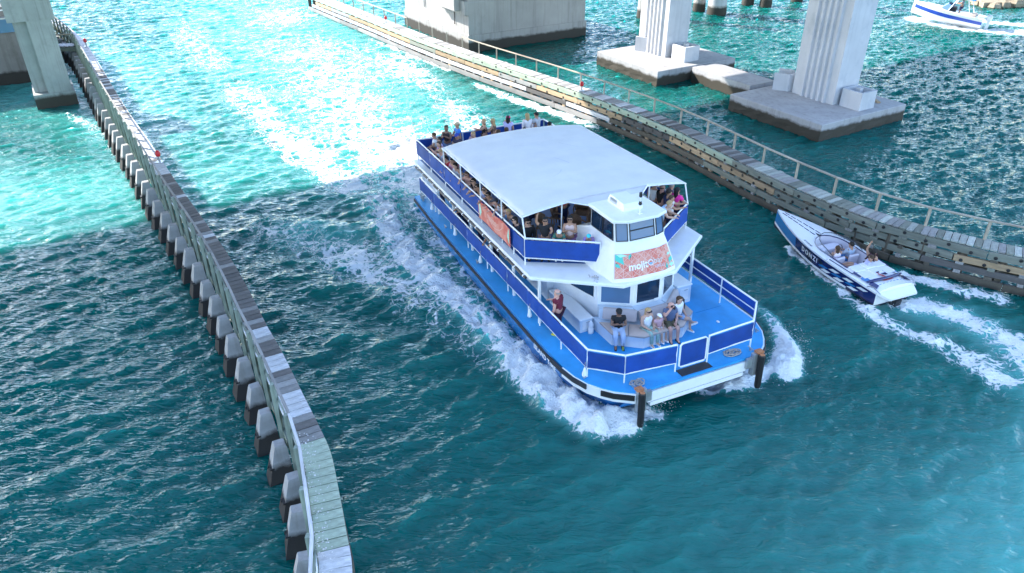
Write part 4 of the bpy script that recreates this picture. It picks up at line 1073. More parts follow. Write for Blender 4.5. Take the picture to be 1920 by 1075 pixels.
# printed banner on the wheelhouse front
def coral_material():
    m = bpy.data.materials.new('coral_print'); m.use_nodes = True; nt = m.node_tree; N = nt.nodes; L = nt.links; p = N['Principled BSDF']; p.inputs['Roughness'].default_value = .45
    tc = N.new('ShaderNodeTexCoord'); v = N.new('ShaderNodeTexVoronoi'); v.feature = 'F1'; v.inputs['Scale'].default_value = 5; v.inputs['Randomness'].default_value = .35
    L.new(tc.outputs['Object'], v.inputs['Vector'])
    r = N.new('ShaderNodeValToRGB'); e = r.color_ramp.elements; e[0].position = .1; e[0].color = (.62, .13, .09, 1); e[1].position = .9; e[1].color = (.70, .30, .23, 1)
    sp = N.new('ShaderNodeSeparateColor'); L.new(v.outputs['Color'], sp.inputs[0]); L.new(sp.outputs[0], r.inputs[0]); L.new(r.outputs[0], p.inputs['Base Color']); return m
M['coral'] = coral_material()
M['print_line'] = flat('pale_print', (.74, .48, .42)); M['print_white'] = flat('white_print', (.82, .82, .82)); M['print_teal'] = flat('teal_print', (.08, .52, .42)); M['print_pale_teal'] = flat('pale_teal_print', (.40, .72, .58)); M['print_grey'] = flat('grey_print', (.66, .62, .58)); M['print_pale'] = flat('lilac_print', (.66, .52, .56)); M['print_dark'] = flat('dark_teal_print', (.01, .12, .13)); M['print_blue'] = flat('blue_print', (.15, .42, .7))
def bpos(s, t, off=0.):
    """surface of the wheelhouse front: s in -1..1 across, t 0..1 up"""
    y = s * (1.14 + (-.17) * t) - .09
    yb = [-1.28, -.65, .55, 1.10]; xb = [-1.80, -1.60, -1.58, -1.74]; ym = [-1.06, -.6, .5, .94]; xm = [-2.12, -1.93, -1.92, -2.08]
    z = 3.36 + .74 * t; k = (z - 3.33) / (4.12 - 3.33)
    x = float(np.interp(y, yb, xb)) * (1 - k) + float(np.interp(y, ym, xm)) * k - .028 * (1 - k)
    return Vector((x + .03 + off, y, z + off * .4))
banner = empty('banner', FMAT @ Vector((0, 0, 0)), FRY, 'coral printed mojito bar banner on the wheelhouse front', 'banner')
mb = MB(); nb = 24
mb.loft([[bpos(-1 + 2 * i / nb, t) for i in range(nb + 1)] for t in np.linspace(0, 1, 7)], closed=False, caps=False); mb.build('panel', M['coral'], banner, smooth=180)
mb = MB()
def pline(p, q, w=.009, off=.004, n=5):
    P = [bpos(p[0] + (q[0] - p[0]) * k / n, p[1] + (q[1] - p[1]) * k / n, off) for k in range(n + 1)]
    d = Vector((q[0] - p[0], q[1] - p[1])).normalized(); sx, sy = -d.y * w, d.x * w * 1.4
    for k in range(n):
        s0 = p[0] + (q[0] - p[0]) * k / n; t0 = p[1] + (q[1] - p[1]) * k / n; s1 = p[0] + (q[0] - p[0]) * (k + 1) / n; t1 = p[1] + (q[1] - p[1]) * (k + 1) / n
        mb.quad(bpos(s0 - sx, t0 - sy, off), bpos(s1 - sx, t1 - sy, off), bpos(s1 + sx, t1 + sy, off), bpos(s0 + sx, t0 + sy, off))
nodes = [(-1 + .25 * i, [.02, .34, .66, .98][j] if True else 0) for j in range(4) for i in range(9)]
for j in range(3):
    t0, t1 = .02 + .32 * j, .34 + .32 * j
    for i in range(9):
        s = -.99 + .2475 * i
        pline((s, t0), (s, t1), .006)
        if i < 8: 
            pline((s, t0), (s + .2475, t1), .006); pline((s + .2475, t0), (s, t1), .006)
        if i < 7 and (i + j) % 2 == 0: pline((s, t0), (s + .495, t1), .005)
mb.build('line_pattern', M['print_line'], banner, fix=False)
def leaf(c, tip, w, m):
    mb = MB(); c = Vector(c); tp_ = Vector(tip); d = tp_ - c; n = Vector((-d.y, d.x)).normalized() * w
    mb.add([bpos(max(-1, min(1, p.x)), max(0, min(1, p.y)), .008) for p in (c, c + d * .4 + n, tp_, c + d * .4 - n)], [(0, 1, 2, 3)]); mb.build('leaf', M[m], banner, fix=False)
for c, tip, w, m in (((-1, 1), (-.72, .55), .13, 'print_teal'), ((-.98, .98), (-.6, .92), .1, 'print_pale_teal'), ((-.52, 1), (-.58, .74), .05, 'print_teal'), ((-1, .62), (-.82, .42), .07, 'print_teal'), ((-.98, .66), (-.86, .46), .03, 'print_dark'), ((-.5, 1), (-.54, .8), .025, 'print_dark'),
                     ((1, .62), (.82, .56), .06, 'print_pale_teal'), ((1, .45), (.84, .2), .09, 'print_teal'), ((1, .1), (.8, .14), .1, 'print_pale_teal'), ((.7, 0), (.74, .28), .05, 'print_teal'), ((.99, .64), (.88, .6), .02, 'print_dark'), ((.7, .02), (.72, .2), .02, 'print_dark')):
    leaf(c, tip, w, m)
def print_text(body, size, s, t, m, name='lettering', offset=.0, squash=1.0, spacing=1.0):
    me = text_mesh(body, size, 0, offset=offset, spacing=spacing); me.materials.append(M[m])
    w0 = max(v.co.x for v in me.vertices) - min(v.co.x for v in me.vertices); k = squash / w0
    for v in me.vertices:
        q = bpos(s + v.co.x * k, t + v.co.y * k * 1.35, .012); v.co = q
    inst(name, me, banner)
print_text('mojit', .27, -.265, .44, 'print_white', offset=.007, squash=.66)
print_text('bar', .27, .45, .50, 'print_grey', offset=.001, squash=.33)
print_text('GRILLE', .12, .47, .25, 'print_pale', offset=.002, squash=.36)
mb = MB()     # round logo letter with its blue drink
def ringp(c, r0, r1, a0, a1, n=18):
    for k in range(n):
        u0 = a0 + (a1 - a0) * k / n; u1 = a0 + (a1 - a0) * (k + 1) / n
        mb.quad(*[bpos(c[0] + r_ * math.cos(u), c[1] + r_ * 1.3 * math.sin(u), .012) for r_, u in ((r0, u0), (r0, u1), (r1, u1), (r1, u0))])
ringp((.175, .46), .075, .098, 0, 2 * math.pi); mb.build('logo_ring', M['print_white'], banner, fix=False)
mb = MB(); ringp((.175, .46), 0.001, .06, math.pi, 2 * math.pi); mb.build('logo_drink', M['print_blue'], banner, fix=False)

# side banner on the left upper rail
sb = empty('banner', FMAT @ Vector((0, 0, 0)), FRY, 'faded coral mojito banner on the left upper rail', 'banner')
YB = -3.375
def sp(x, z, o=0): return (x, YB - o + .02 * math.sin(x * 4), z)
mb = MB(); mb.loft([[sp(x, z) for x in np.linspace(-8.15, -5.2, 14)] for z in np.linspace(UZ0 - .02, UZ1 - .03, 4)], closed=False, caps=False); mb.build('panel', M['coral'], sb, smooth=180, fix=False)
me = text_mesh('mojito', .36, 0, offset=.002); me.materials.append(M['print_line'])
for v in me.vertices: v.co = Vector(sp(-6.9 + v.co.x, UZ0 + .38 + v.co.y, .006))
inst('lettering', me, sb)
mb = MB()
for k in range(20):
    u0 = 3.4 + k * .13; u1 = u0 + .13
    mb.quad(*[sp(-6.6 + r_ * math.cos(u), UZ0 + .52 + r_ * .55 * math.sin(u), .006) for r_, u in ((.62, u0), (.62, u1), (.66, u1), (.66, u0))])
mb.build('logo_arc', M['print_line'], sb, fix=False)
for x, s in ((-8.05, 1), (-5.3, -1)):
    mb = MB(); mb.quad(sp(x, UZ0 + .05, .006), sp(x + .18 * s, UZ0 + .3, .006), sp(x + .06 * s, UZ1 - .08, .006), sp(x, UZ1 - .1, .006)); mb.build('leaf', M['print_pale_teal'], sb, fix=False)

# wicker chairs under the awning
def chair(x, y, ang, label):
    t = empty('wicker_chair', FMAT @ Vector((x, y, ZU + .01)), (FMAT.to_3x3() @ Matrix.Rotation(ang, 3, 'Z')).to_euler(), label, 'chair', 'brown wicker chairs under the awning')
    mb = MB(); mb.bbox((0, 0, .42), (.52, .52, .07), .03); mb.build('seat', M['wicker'], t)
    for sx in (-1, 1):
        for sy in (-1, 1):
            mb = MB(); mb.tube([(sx * .23, sy * .23, 0), (sx * .22, sy * .22, .4)], .025, 6); mb.build('leg', M['wicker'], t)
    mb = MB(); P0 = []; P1 = []; P2 = []
    for k in range(9):
        a = math.pi * (.08 + .84 * k / 8); hh = .90 - .14 * abs(k - 4) / 4
        P0.append((math.cos(a) * .27, -.08 - math.sin(a) * .2, .44)); P1.append((math.cos(a) * .30, -.08 - math.sin(a) * .27, (.44 + hh) / 2)); P2.append((math.cos(a) * .29, -.08 - math.sin(a) * .31, hh))
    mb.loft([P0, P1, P2], closed=False, caps=False); o = mb.build('backrest', M['wicker'], t, smooth=60); md = o.modifiers.new('Solidify', 'SOLIDIFY'); md.thickness = .03
    for sx in (-1, 1):
        mb = MB(); mb.tube([(sx * .28, -.12, .66), (sx * .29, .2, .64), (sx * .26, .24, .42)], .03, 6); mb.build('armrest', M['wicker'], t, smooth=60)
for k, (x, y, a, lab) in enumerate([(-5.15, -.75, -1.4, 'brown wicker chair nearest the white awning post'), (-5.3, .05, -2.0, 'brown wicker chair in the middle of the awning opening'), (-6.5, -.8, -.9, 'brown wicker chair behind the front pair, on the left'), (-6.4, .1, -2.2, 'brown wicker chair behind the front pair, on the right'),
        (-5.9, -1.7, -1.0, 'brown wicker chair deep under the awning, left of the others'), (-5.6, .95, 2.6, 'brown wicker chair beside the wheelhouse door')]):
    chair(x, y, a, lab)

# ------------------------------------------------------------------ people
SKIN = [flat('skin_light', (.55, .33, .24), .55), flat('skin_tan', (.42, .23, .15), .55), flat('skin_brown', (.24, .125, .08), .55), flat('skin_pink', (.58, .32, .25), .55)]
HAIRC = {'dark': (.018, .013, .01), 'brown': (.07, .038, .02), 'blond': (.42, .28, .13), 'grey': (.35, .34, .33), 'black': (.008, .008, .009)}
SKEL = {}
def pose_joints(base, arms):
    J = {}
    V3 = Vector
    if base in ('stand', 'walk'):
        J.update(pel=V3((0, 0, .94)), wai=V3((0, .0, 1.12)), che=V3((0, .01, 1.32)), nec=V3((0, .01, 1.47)), h0=V3((0, .035, 1.54)), h1=V3((0, .03, 1.63)), h2=V3((0, .015, 1.71)))
        for s in (-1, 1):
            st = .0 if base == 'stand' else .16 * s
            J.update({('hip', s): V3((s * .09, 0, .90)), ('kne', s): V3((s * .11, .03 + st * .6, .49)), ('ank', s): V3((s * .12, -.02 + st, .085)), ('toe', s): V3((s * .14, .13 + st, .035))})
    elif base == 'lean':
        J.update(pel=V3((0, -.12, .92)), wai=V3((0, -.04, 1.08)), che=V3((0, .09, 1.25)), nec=V3((0, .17, 1.37)), h0=V3((0, .23, 1.42)), h1=V3((0, .25, 1.51)), h2=V3((0, .245, 1.59)))
        for s in (-1, 1):
            J.update({('hip', s): V3((s * .09, -.11, .88)), ('kne', s): V3((s * .11, -.05, .47)), ('ank', s): V3((s * .12, -.13, .085)), ('toe', s): V3((s * .14, .02, .035))})
    elif base in ('sit', 'sitlean', 'cross'):
        f = .16 if base == 'sitlean' else -.03
        J.update(pel=V3((0, 0, .53)), wai=V3((0, -.02 + f * .3, .70)), che=V3((0, f * .8, .90)), nec=V3((0, f * 1.2 + .01, 1.04)), h0=V3((0, f * 1.3 + .05, 1.10)), h1=V3((0, f * 1.3 + .05, 1.19)), h2=V3((0, f * 1.3 + .035, 1.27)))
        for s in (-1, 1):
            J.update({('hip', s): V3((s * .09, .04, .50)), ('kne', s): V3((s * .13, .43, .51)), ('ank', s): V3((s * .12, .46, .09)), ('toe', s): V3((s * .13, .61, .035))})
        if base == 'cross':
            J.update({('kne', 1): V3((.05, .44, .60)), ('ank', 1): V3((-.22, .50, .34)), ('toe', 1): V3((-.36, .58, .33))})
    elif base == 'perch':
        f = .12
        J.update(pel=V3((0, 0, .53)), wai=V3((0, -.02 + f * .3, .70)), che=V3((0, f * .8, .90)), nec=V3((0, f * 1.2 + .01, 1.04)), h0=V3((0, f * 1.3 + .05, 1.10)), h1=V3((0, f * 1.3 + .05, 1.19)), h2=V3((0, f * 1.3 + .035, 1.27)))
        for s in (-1, 1):
            J.update({('hip', s): V3((s * .09, .02, .48)), ('kne', s): V3((s * .12, .20, .27)), ('ank', s): V3((s * .12, .02, .10)), ('toe', s): V3((s * .13, .15, .035))})
    elif base == 'lounge':
        J.update(pel=V3((0, 0, .16)), wai=V3((0, -.09, .32)), che=V3((0, -.18, .50)), nec=V3((0, -.22, .64)), h0=V3((0, -.19, .70)), h1=V3((0, -.19, .79)), h2=V3((0, -.21, .87)))
        for s in (-1, 1):
            J.update({('hip', s): V3((s * .09, .05, .14)), ('kne', s): V3((s * .10, .46, .30)), ('ank', s): V3((s * .09, .86, .10)), ('toe', s): V3((s * .11, .93, .22))})
    che = J['che']; fw = Vector((0, 1, 0))
    A = {'down': ((.05, -.02, -.28), (.05, .06, -.53)), 'rail': ((.05, .15, -.22), (-.03, .38, -.24)), 'phone': ((.05, .13, -.25), (-.11, .32, -.10)), 'camera': ((.09, .20, -.12), (-.10, .22, .16)),
         'raise': ((.14, .05, .20), (.10, .12, .47)), 'lap': ((.06, .04, -.27), (-.06, .25, -.35)), 'point': ((.06, .22, -.10), (.02, .48, -.03)), 'over': ((.09, .17, -.03), (.01, .40, -.05)), 'fold': ((.07, .16, -.24), (-.16, .30, -.24)), 'wave': ((.20, .05, -.02), (.28, .22, .22)), 'back': ((.10, -.14, -.20), (.14, -.05, -.44))}
    la, ra = (arms if isinstance(arms, tuple) else (arms, arms))
    for s, a in ((-1, la), (1, ra)):
        sh = che + Vector((s * .185, 0, .075))
        e, w = A[a]
        J[('sho', s)] = sh; J[('elb', s)] = sh + Vector((s * e[0], e[1], e[2])); J[('wri', s)] = sh + Vector((s * w[0], w[1], w[2]))
        d = (J[('wri', s)] - J[('elb', s)]).normalized(); J[('pal', s)] = J[('wri', s)] + d * .075
    return J
RAD = dict(pel=.135, wai=.12, che=.15, nec=.058, h0=.085, h1=.112, h2=.078, hip=.092, kne=.062, ank=.042, toe=.038, sho=.068, elb=.046, wri=.033, pal=.040)
def limb_edges(J):
    E = [('pel', 'wai'), ('wai', 'che'), ('che', 'nec'), ('nec', 'h0'), ('h0', 'h1'), ('h1', 'h2')]
    for s in (-1, 1):
        E += [('pel', ('hip', s)), (('hip', s), ('kne', s)), (('kne', s), ('ank', s)), (('ank', s), ('toe', s)), ('che', ('sho', s)), (('sho', s), ('elb', s)), (('elb', s), ('wri', s)), (('wri', s), ('pal', s))]
    return E
def rad(k): return RAD[k if isinstance(k, str) else k[0]]
def skin_obj(pts, radii, edges, root):
    me = bpy.data.meshes.new('figure'); me.from_pydata([tuple(p) for p in pts], edges, [])
    bm = bmesh.new(); bm.from_mesh(me); ly = bm.verts.layers.skin.verify(); bm.verts.ensure_lookup_table()
    for i, r_ in enumerate(radii): bm.verts[i][ly].radius = (r_, r_); bm.verts[i][ly].use_root = (i == root)
    bm.to_mesh(me); bm.free()
    o = bpy.data.objects.new('figure', me); COL.objects.link(o)
    m1 = o.modifiers.new('Skin', 'SKIN'); m1.use_smooth_shade = True
    m2 = o.modifiers.new('Subsurf', 'SUBSURF'); m2.levels = 1; m2.render_levels = 1
    return o
GARM = {  # which joints each garment covers and how far it stands off the skin
    'tee': (['pel', 'wai', 'che', 'sho', 'elb'], .022, .62), 'long': (['pel', 'wai', 'che', 'sho', 'elb', 'wri'], .022, .94), 'tank': (['pel', 'wai', 'che', 'sho'], .020, 1.0),
    'trousers': (['pel', 'hip', 'kne', 'ank'], .024, .96), 'shorts': (['pel', 'hip', 'kne'], .03, .86), 'skirt': (['pel', 'hip', 'kne'], .05, .8), 'bikini': (['che', 'sho'], .012, .35)}
TEMP = {}
def want(key):
    if key in TEMP: return
    base, arms, what = key; J = pose_joints(base, arms)
    if what == 'body': E = limb_edges(J); grow = 0; frac = 1
    else:
        names, grow, frac = GARM[what]
        ok = lambda k: (k if isinstance(k, str) else k[0]) in names
        E = [e for e in limb_edges(J) if ok(e[0]) and ok(e[1])]
        if what == 'skirt': E = [e for e in E if True]
    keys = []
    for e in E:
        for k in e:
            if k not in keys: keys.append(k)
    last = GARM[what][0][-1] if what != 'body' else None
    P = []; Rr = []
    for k in keys:
        p = J[k].copy(); r_ = rad(k) * 1.12 + grow
        if last and not isinstance(k, str) and k[0] == last and what in ('tee', 'long', 'trousers', 'shorts', 'skirt', 'bikini', 'tank'):
            prev = [e[0] for e in E if e[1] == k][0]
            p = J[prev].lerp(p, frac); r_ = (rad(prev) * (1 - frac) + rad(k) * frac) * 1.12 + grow
        if what in ('trousers', 'shorts', 'skirt') and k == 'pel': p = p + Vector((0, 0, .05)); r_ -= .004
        if what in ('tee', 'long', 'tank') and k == 'pel': r_ += .006; p = p + Vector((0, 0, -.01))
        P.append(p); Rr.append(r_)
    if what == 'body':
        pass
    TEMP[key] = skin_obj(P, Rr, [(keys.index(a), keys.index(b_)) for a, b_ in E], keys.index(E[0][0]))
MESHES = {}
def bake():
    bpy.context.view_layer.update(); dg = bpy.context.evaluated_depsgraph_get()
    for key, o in list(TEMP.items()):
        if key in MESHES: continue
        me = bpy.data.meshes.new_from_object(o.evaluated_get(dg)); base, arms, what = key
        if what == 'body':
            J = pose_joints(base, arms); bm = bmesh.new(); bm.from_mesh(me)
            x = MB(); h1 = J['h1']
            x.loft([[h1 + Vector((a * .018, .085, -.035)) for a in (-1, 0, 1)] + [h1 + Vector((0, .09, -.02))], [h1 + Vector((a * .014, .118, -.03)) for a in (-1, 0, 1)] + [h1 + Vector((0, .112, .012))]])
            for s in (-1, 1):
                x.sphere(h1 + Vector((s * .088, .005, -.015)), (.014, .028, .038), 6, 4)
                w, p = J[('wri', s)], J[('pal', s)]; d = (p - w).normalized(); side = d.cross(Vector((0, 0, 1)))
                if side.length < .2: side = Vector((0, 1, 0))
                side.normalize(); nrm = side.cross(d)
                for k in range(4):
                    o_ = side * (k - 1.5) * .02; L_ = (.055, .068, .064, .05)[k]
                    a = p + o_ - d * .02; b_ = a + d * L_ + nrm * -.008; c = b_ + d * L_ * .5 + nrm * -.024
                    x.tube([a, b_, c], [.0105, .0098, .0075], 5)
                a = w + d * .035 + side * -.03 * s; x.tube([a, a + d * .035 + side * -.025 * s, a + d * .065 + side * -.022 * s - nrm * .012], [.012, .011, .008], 5)
            tmp = bpy.data.meshes.new('extra'); tmp.from_pydata(x.v, [], x.f); bm.from_mesh(tmp); bm.to_mesh(me); bm.free(); bpy.data.meshes.remove(tmp); me.shade_smooth()
        me.materials.clear(); me.materials.append(None); MESHES[key] = me
    for o in list(TEMP.values()): bpy.data.objects.remove(o)
    TEMP.clear()
PART = {}
def part_mesh(kind):
    if kind in PART: return PART[kind]
    mb = MB()   # all in head-centre coordinates (h1), face towards +y
    if kind == 'short_hair': mb.sphere((0, -.012, .025), (.108, .118, .105), 12, 8, lambda x, y, z: z > .0 + .55 * y or (y < -.15 and z > -.55))
    elif kind == 'long_hair':
        mb.sphere((0, -.012, .025), (.112, .122, .108), 12, 8, lambda x, y, z: z > .0 + .6 * y or y < -.1)
        mb.loft([[(a * .10, -.07 - .05 * (1 - a * a), z) for a in (-1, -.5, 0, .5, 1)] + [(a * .08, -.035, z) for a in (1, 0, -1)] for z in (.06, -.08, -.2, -.30)])
    elif kind == 'bun_hair': mb.sphere((0, -.012, .025), (.108, .118, .105), 12, 8, lambda x, y, z: z > .6 * y or (y < -.15 and z > -.5)); mb.sphere((0, -.13, .06), .05, 8, 6)
    elif kind == 'bald_fringe': mb.sphere((0, -.012, .01), (.109, .116, .10), 12, 8, lambda x, y, z: y < -.05 and -.6 < z < .15)
    elif kind == 'cap': mb.sphere((0, -.005, .035), (.115, .125, .095), 12, 8, lambda x, y, z: z > -.02); mb.loft([[(a * .085, .10 - .02 * a * a, .038) for a in (-1, -.5, 0, .5, 1)] + [(a * .085, .10 - .02 * a * a, .03) for a in (1, .5, 0, -.5, -1)], [(a * .075, .20 - .05 * a * a, .022) for a in (-1, -.5, 0, .5, 1)] + [(a * .075, .20 - .05 * a * a, .014) for a in (1, .5, 0, -.5, -1)]])
    elif kind == 'bucket_hat': mb.lathe((0, 0, 0), [(.16, .0), (.115, .04), (.10, .12), (.04, .135)], 12)
    elif kind == 'sunglasses': mb.box((-.042, .108, .012), (.06, .03, .042)); mb.box((.042, .108, .012), (.06, .03, .042)); mb.box((0, .112, .02), (.03, .02, .012)); mb.box((-.093, .05, .018), (.012, .11, .014)); mb.box((.093, .05, .018), (.012, .11, .014))
    elif kind == 'eyes':
        for s in (-1, 1): mb.sphere((s * .036, .098, .012), (.014, .010, .009), 6, 4)
    elif kind == 'mouth': mb.sphere((0, .093, -.062), (.026, .012, .008), 6, 4)
    elif kind == 'shoe': mb.loft([[(-.042, -.07, 0), (.042, -.07, 0), (.042, -.07, .07), (-.042, -.07, .07)], [(-.05, .05, 0), (.05, .05, 0), (.045, .05, .085), (-.045, .05, .085)], [(-.045, .17, 0), (.045, .17, 0), (.035, .17, .045), (-.035, .17, .045)], [(-.02, .20, 0), (.02, .20, 0), (.02, .20, .02), (-.02, .20, .02)]])
    PART[kind] = mb.mesh(kind, [M['black']], 60); PART[kind].materials[0] = None
    return PART[kind]
def slot(o, m):
    o.material_slots[0].link = 'OBJECT'; o.material_slots[0].material = m
PEOPLE = []
def person(label, M_, pos, face, base, arms, scale=1., skin=0, top=None, bottom=None, hair=('short_hair', 'brown'), hat=None, shades=False, shoes=(.5, .5, .5), item=None, group=None, frame=None):
    for w in ('body', top[0] if top else None, bottom[0] if bottom else None):
        if w: want((base, arms, w))
    PEOPLE.append(dict(label=label, M=M_, pos=pos, face=face, base=base, arms=arms, s=scale, skin=skin, top=top, bottom=bottom, hair=hair, hat=hat, shades=shades, shoes=shoes, item=item, group=group))
def fin_people():
    bake()
    for p in PEOPLE:
        ang = R(p['face'] - 90)
        mw = p['M'] @ Matrix.Translation(p['pos']) @ Matrix.Rotation(ang, 4, 'Z') @ Matrix.Scale(p['s'], 4)
        J = pose_joints(p['base'], p['arms'])
        body = inst('person', MESHES[(p['base'], p['arms'], 'body')], None, mw, label=p['label'], cat='person', group=p['group'])
        slot(body, SKIN[p['skin']])
        for nm, g in (('shirt', p['top']), ('trousers', p['bottom'])):
            if g:
                n_ = {'skirt': 'skirt', 'shorts': 'shorts', 'bikini': 'bikini_top'}.get(g[0], nm)
                o = inst(n_, MESHES[(p['base'], p['arms'], g[0])], body); slot(o, cloth(g[1], .25 if len(g) > 2 else .1))
        hm = Matrix.Translation(J['h1'])
        def part(kind, m, name=None, mtx=hm):
            o = inst(name or kind, part_mesh(kind), body, mtx); slot(o, m); return o
        if p['hair']: part(p['hair'][0], cloth(HAIRC[p['hair'][1]]), 'hair')
        if p['hat']: part(p['hat'][0], cloth(p['hat'][1]), 'cap')
        if p['shades']: part('sunglasses', M['black'])
        else: part('eyes', M['black'])
        part('mouth', cloth((.35, .12, .10)))
        if p['shoes']:
            for s in (-1, 1):
                a = J[('ank', s)]; t_ = J[('toe', s)] - a; yaw = math.atan2(-t_.x, t_.y); pit = math.atan2(t_.z + .05, Vector((t_.x, t_.y)).length)
                part('shoe', cloth(p['shoes']), 'shoe', Matrix.Translation(a - Vector((0, 0, .082))) @ Matrix.Rotation(yaw, 4, 'Z') @ Matrix.Rotation(pit, 4, 'X'))
        if p['item']:
            hand = (J[('pal', 1)] + J[('pal', -1)]) / 2 if p['item'] != 'phone_right' else J[('pal', 1)] + Vector((0, .05, .03))
            mb = MB()
            if p['item'] == 'camera':
                mb.box(J['h1'] + Vector((0, .17, .0)), (.14, .07, .09)); mb.tube([J['h1'] + Vector((0, .20, 0)), J['h1'] + Vector((0, .29, 0))], .035, 8)
            else: mb.box(hand + Vector((0, .03, .04)), (.075, .012, .15))
            it = mb.build('camera' if p['item'] == 'camera' else 'phone', M['black'], None, mw=mw, label=('black camera held up by the ' if p['item'] == 'camera' else 'dark phone held by the ') + ' '.join(p['label'].replace(' with a phone', '').split()[:9]), cat='camera' if p['item'] == 'camera' else 'phone')

FM4 = FMAT
BLK = (.012, .012, .014); WHT = (.78, .78, .78); NAVY = (.015, .025, .08)
# bow deck
person('bald man in maroon shirt standing at the left deck rail', FM4, (-2.55, -2.88, ZD), -150, 'stand', ('down', 'rail'), 1.0, 3, ('tee', (.13, .01, .03)), ('trousers', (.05, .012, .03)), ('bald_fringe', 'grey'), shoes=(.55, .5, .05))
person('man in black tee and pale jeans looking at his phone on the bow bench', FM4, (-1.30, -1.30, ZD - .03), -25, 'sit', 'phone', .97, 2, ('tee', BLK), ('trousers', (.45, .55, .72)), ('short_hair', 'black'), ('cap', BLK), shoes=(.02, .02, .03), item='phone')
person('blond woman in white top and green trousers on the bow bench', FM4, (-.95, -.42, ZD - .03), 5, 'sit', 'lap', .95, 0, ('tank', WHT), ('trousers', (.30, .44, .38), 1), ('long_hair', 'blond'), shades=True, shoes=(.7, .7, .7))
person('small child in white cap and pink shirt on the bow bench', FM4, (-.82, -.06, ZD + .06), 5, 'sit', 'lap', .70, 0, ('tee', (.62, .36, .38)), ('shorts', (.7, .62, .62)), ('short_hair', 'blond'), ('cap', WHT), shoes=(.75, .7, .7))
person('man in grey shirt and camouflage shorts aiming a camera on the bow bench', FM4, (-.88, .42, ZD - .03), -12, 'sit', ('lap', 'camera'), 1.0, 3, ('tee', (.10, .13, .22)), ('shorts', (.10, .085, .05), 1), ('bald_fringe', 'brown'), shoes=(.03, .03, .03), item='camera')
person('girl in white tee with crossed legs at the right end of the bow bench', FM4, (-1.12, .92, ZD - .03), 20, 'cross', 'lap', .95, 0, ('tee', WHT), ('shorts', (.25, .36, .55)), ('long_hair', 'brown'), shoes=(.8, .8, .8))
# upper deck, front left corner
person('man in black tee with one arm up under the awning edge', FM4, (-4.26, -2.50, ZU + .008), -25, 'stand', ('point', 'raise'), .92, 1, ('tee', BLK), ('shorts', (.35, .22, .24), 1), ('short_hair', 'black'), shades=True, shoes=BLK)
person('woman in black with sunglasses at the front left rail corner', FM4, (-5.0, -2.80, ZU + .008), -10, 'sit', 'lap', 1.0, 0, ('long', BLK), ('trousers', BLK), ('bun_hair', 'black'), shades=True, shoes=BLK)
person('boy in white cap and green shirt leaning on the front rail', FM4, (-3.95, -2.12, ZU + .008), -30, 'lean', 'fold', .78, 1, ('tee', (.05, .17, .13)), ('shorts', (.1, .1, .12)), ('short_hair', 'brown'), ('cap', WHT), shoes=(.7, .7, .7))
person('woman in pale top and purple skirt looking down at the front rail', FM4, (-3.95, -1.72, ZU + .008), -30, 'stand', 'phone', .93, 1, ('tank', (.62, .45, .42)), ('skirt', (.20, .10, .20), 1), ('bun_hair', 'dark'), shades=True, shoes=(.3, .2, .12))
person('child in turquoise cap and lilac shirt leaning on the front rail', FM4, (-3.42, -1.28, ZU + .008), -30, 'lean', 'fold', .70, 0, ('long', (.33, .22, .60)), ('shorts', (.1, .12, .2)), ('short_hair', 'brown'), ('cap', (.05, .55, .62)), shoes=(.7, .7, .7))
person('person in a red shirt standing deep under the awning', FM4, (-6.3, -.75, ZU + .008), 180, 'stand', 'down', .95, 1, ('tee', (.42, .015, .03)), ('trousers', NAVY), ('short_hair', 'dark'), shoes=BLK)
# left rail under the awning, front to back
row = [(-5.45, 'woman in black jacket beside the faded banner front end', 'long', (.02, .025, .04), 'long_hair', 'dark', None, True, 'lap'), (-6.15, 'person in blue patterned shirt aiming a phone over the banner', 'long', (.16, .27, .42), 'short_hair', 'blond', None, False, 'phone'), (-6.75, 'woman with long brown hair in grey tee above the banner', 'tee', (.35, .33, .36), 'long_hair', 'brown', None, True, 'rail'),
       (-7.3, 'man in white tee and dark cap hanging an arm over the banner', 'tee', WHT, 'short_hair', 'dark', ('cap', (.05, .05, .07)), False, 'rail'), (-7.95, 'boy in brown shirt leaning over the banner back end', 'tee', (.13, .085, .07), 'short_hair', 'dark', None, True, 'rail'), (-8.5, 'person in pale lilac shirt at the rail by the awning post', 'tee', (.45, .48, .66), 'short_hair', 'brown', None, True, 'lap'),
       (-8.95, 'woman in turquoise top with sunglasses at the rail', 'tank', (.06, .38, .42), 'bun_hair', 'dark', None, True, 'fold'), (-9.55, 'man in black tee with sunglasses reaching over the rail', 'tee', BLK, 'short_hair', 'dark', None, True, 'rail'), (-10.3, 'woman in peach top leaning out over the rail', 'tank', (.55, .33, .25), 'long_hair', 'brown', None, True, 'point'),
       (-10.95, 'person in grey shirt low behind the rail', 'tee', (.22, .22, .25), 'short_hair', 'brown', None, False, 'lap'), (-11.5, 'woman in white and blue blouse behind the rail', 'long', (.55, .58, .66), 'long_hair', 'dark', None, False, 'lap'), (-12.05, 'person in pink shirt beside the rear awning bay', 'tee', (.55, .25, .32), 'short_hair', 'dark', None, False, 'lap'),
       (-12.65, 'person in bright red shirt at the awning back corner', 'tee', (.55, .03, .05), 'short_hair', 'dark', None, False, 'lap'), (-13.5, 'man in pale blue shirt with raised hand just aft of the awning', 'tee', (.42, .52, .66), 'short_hair', 'blond', None, True, 'wave')]
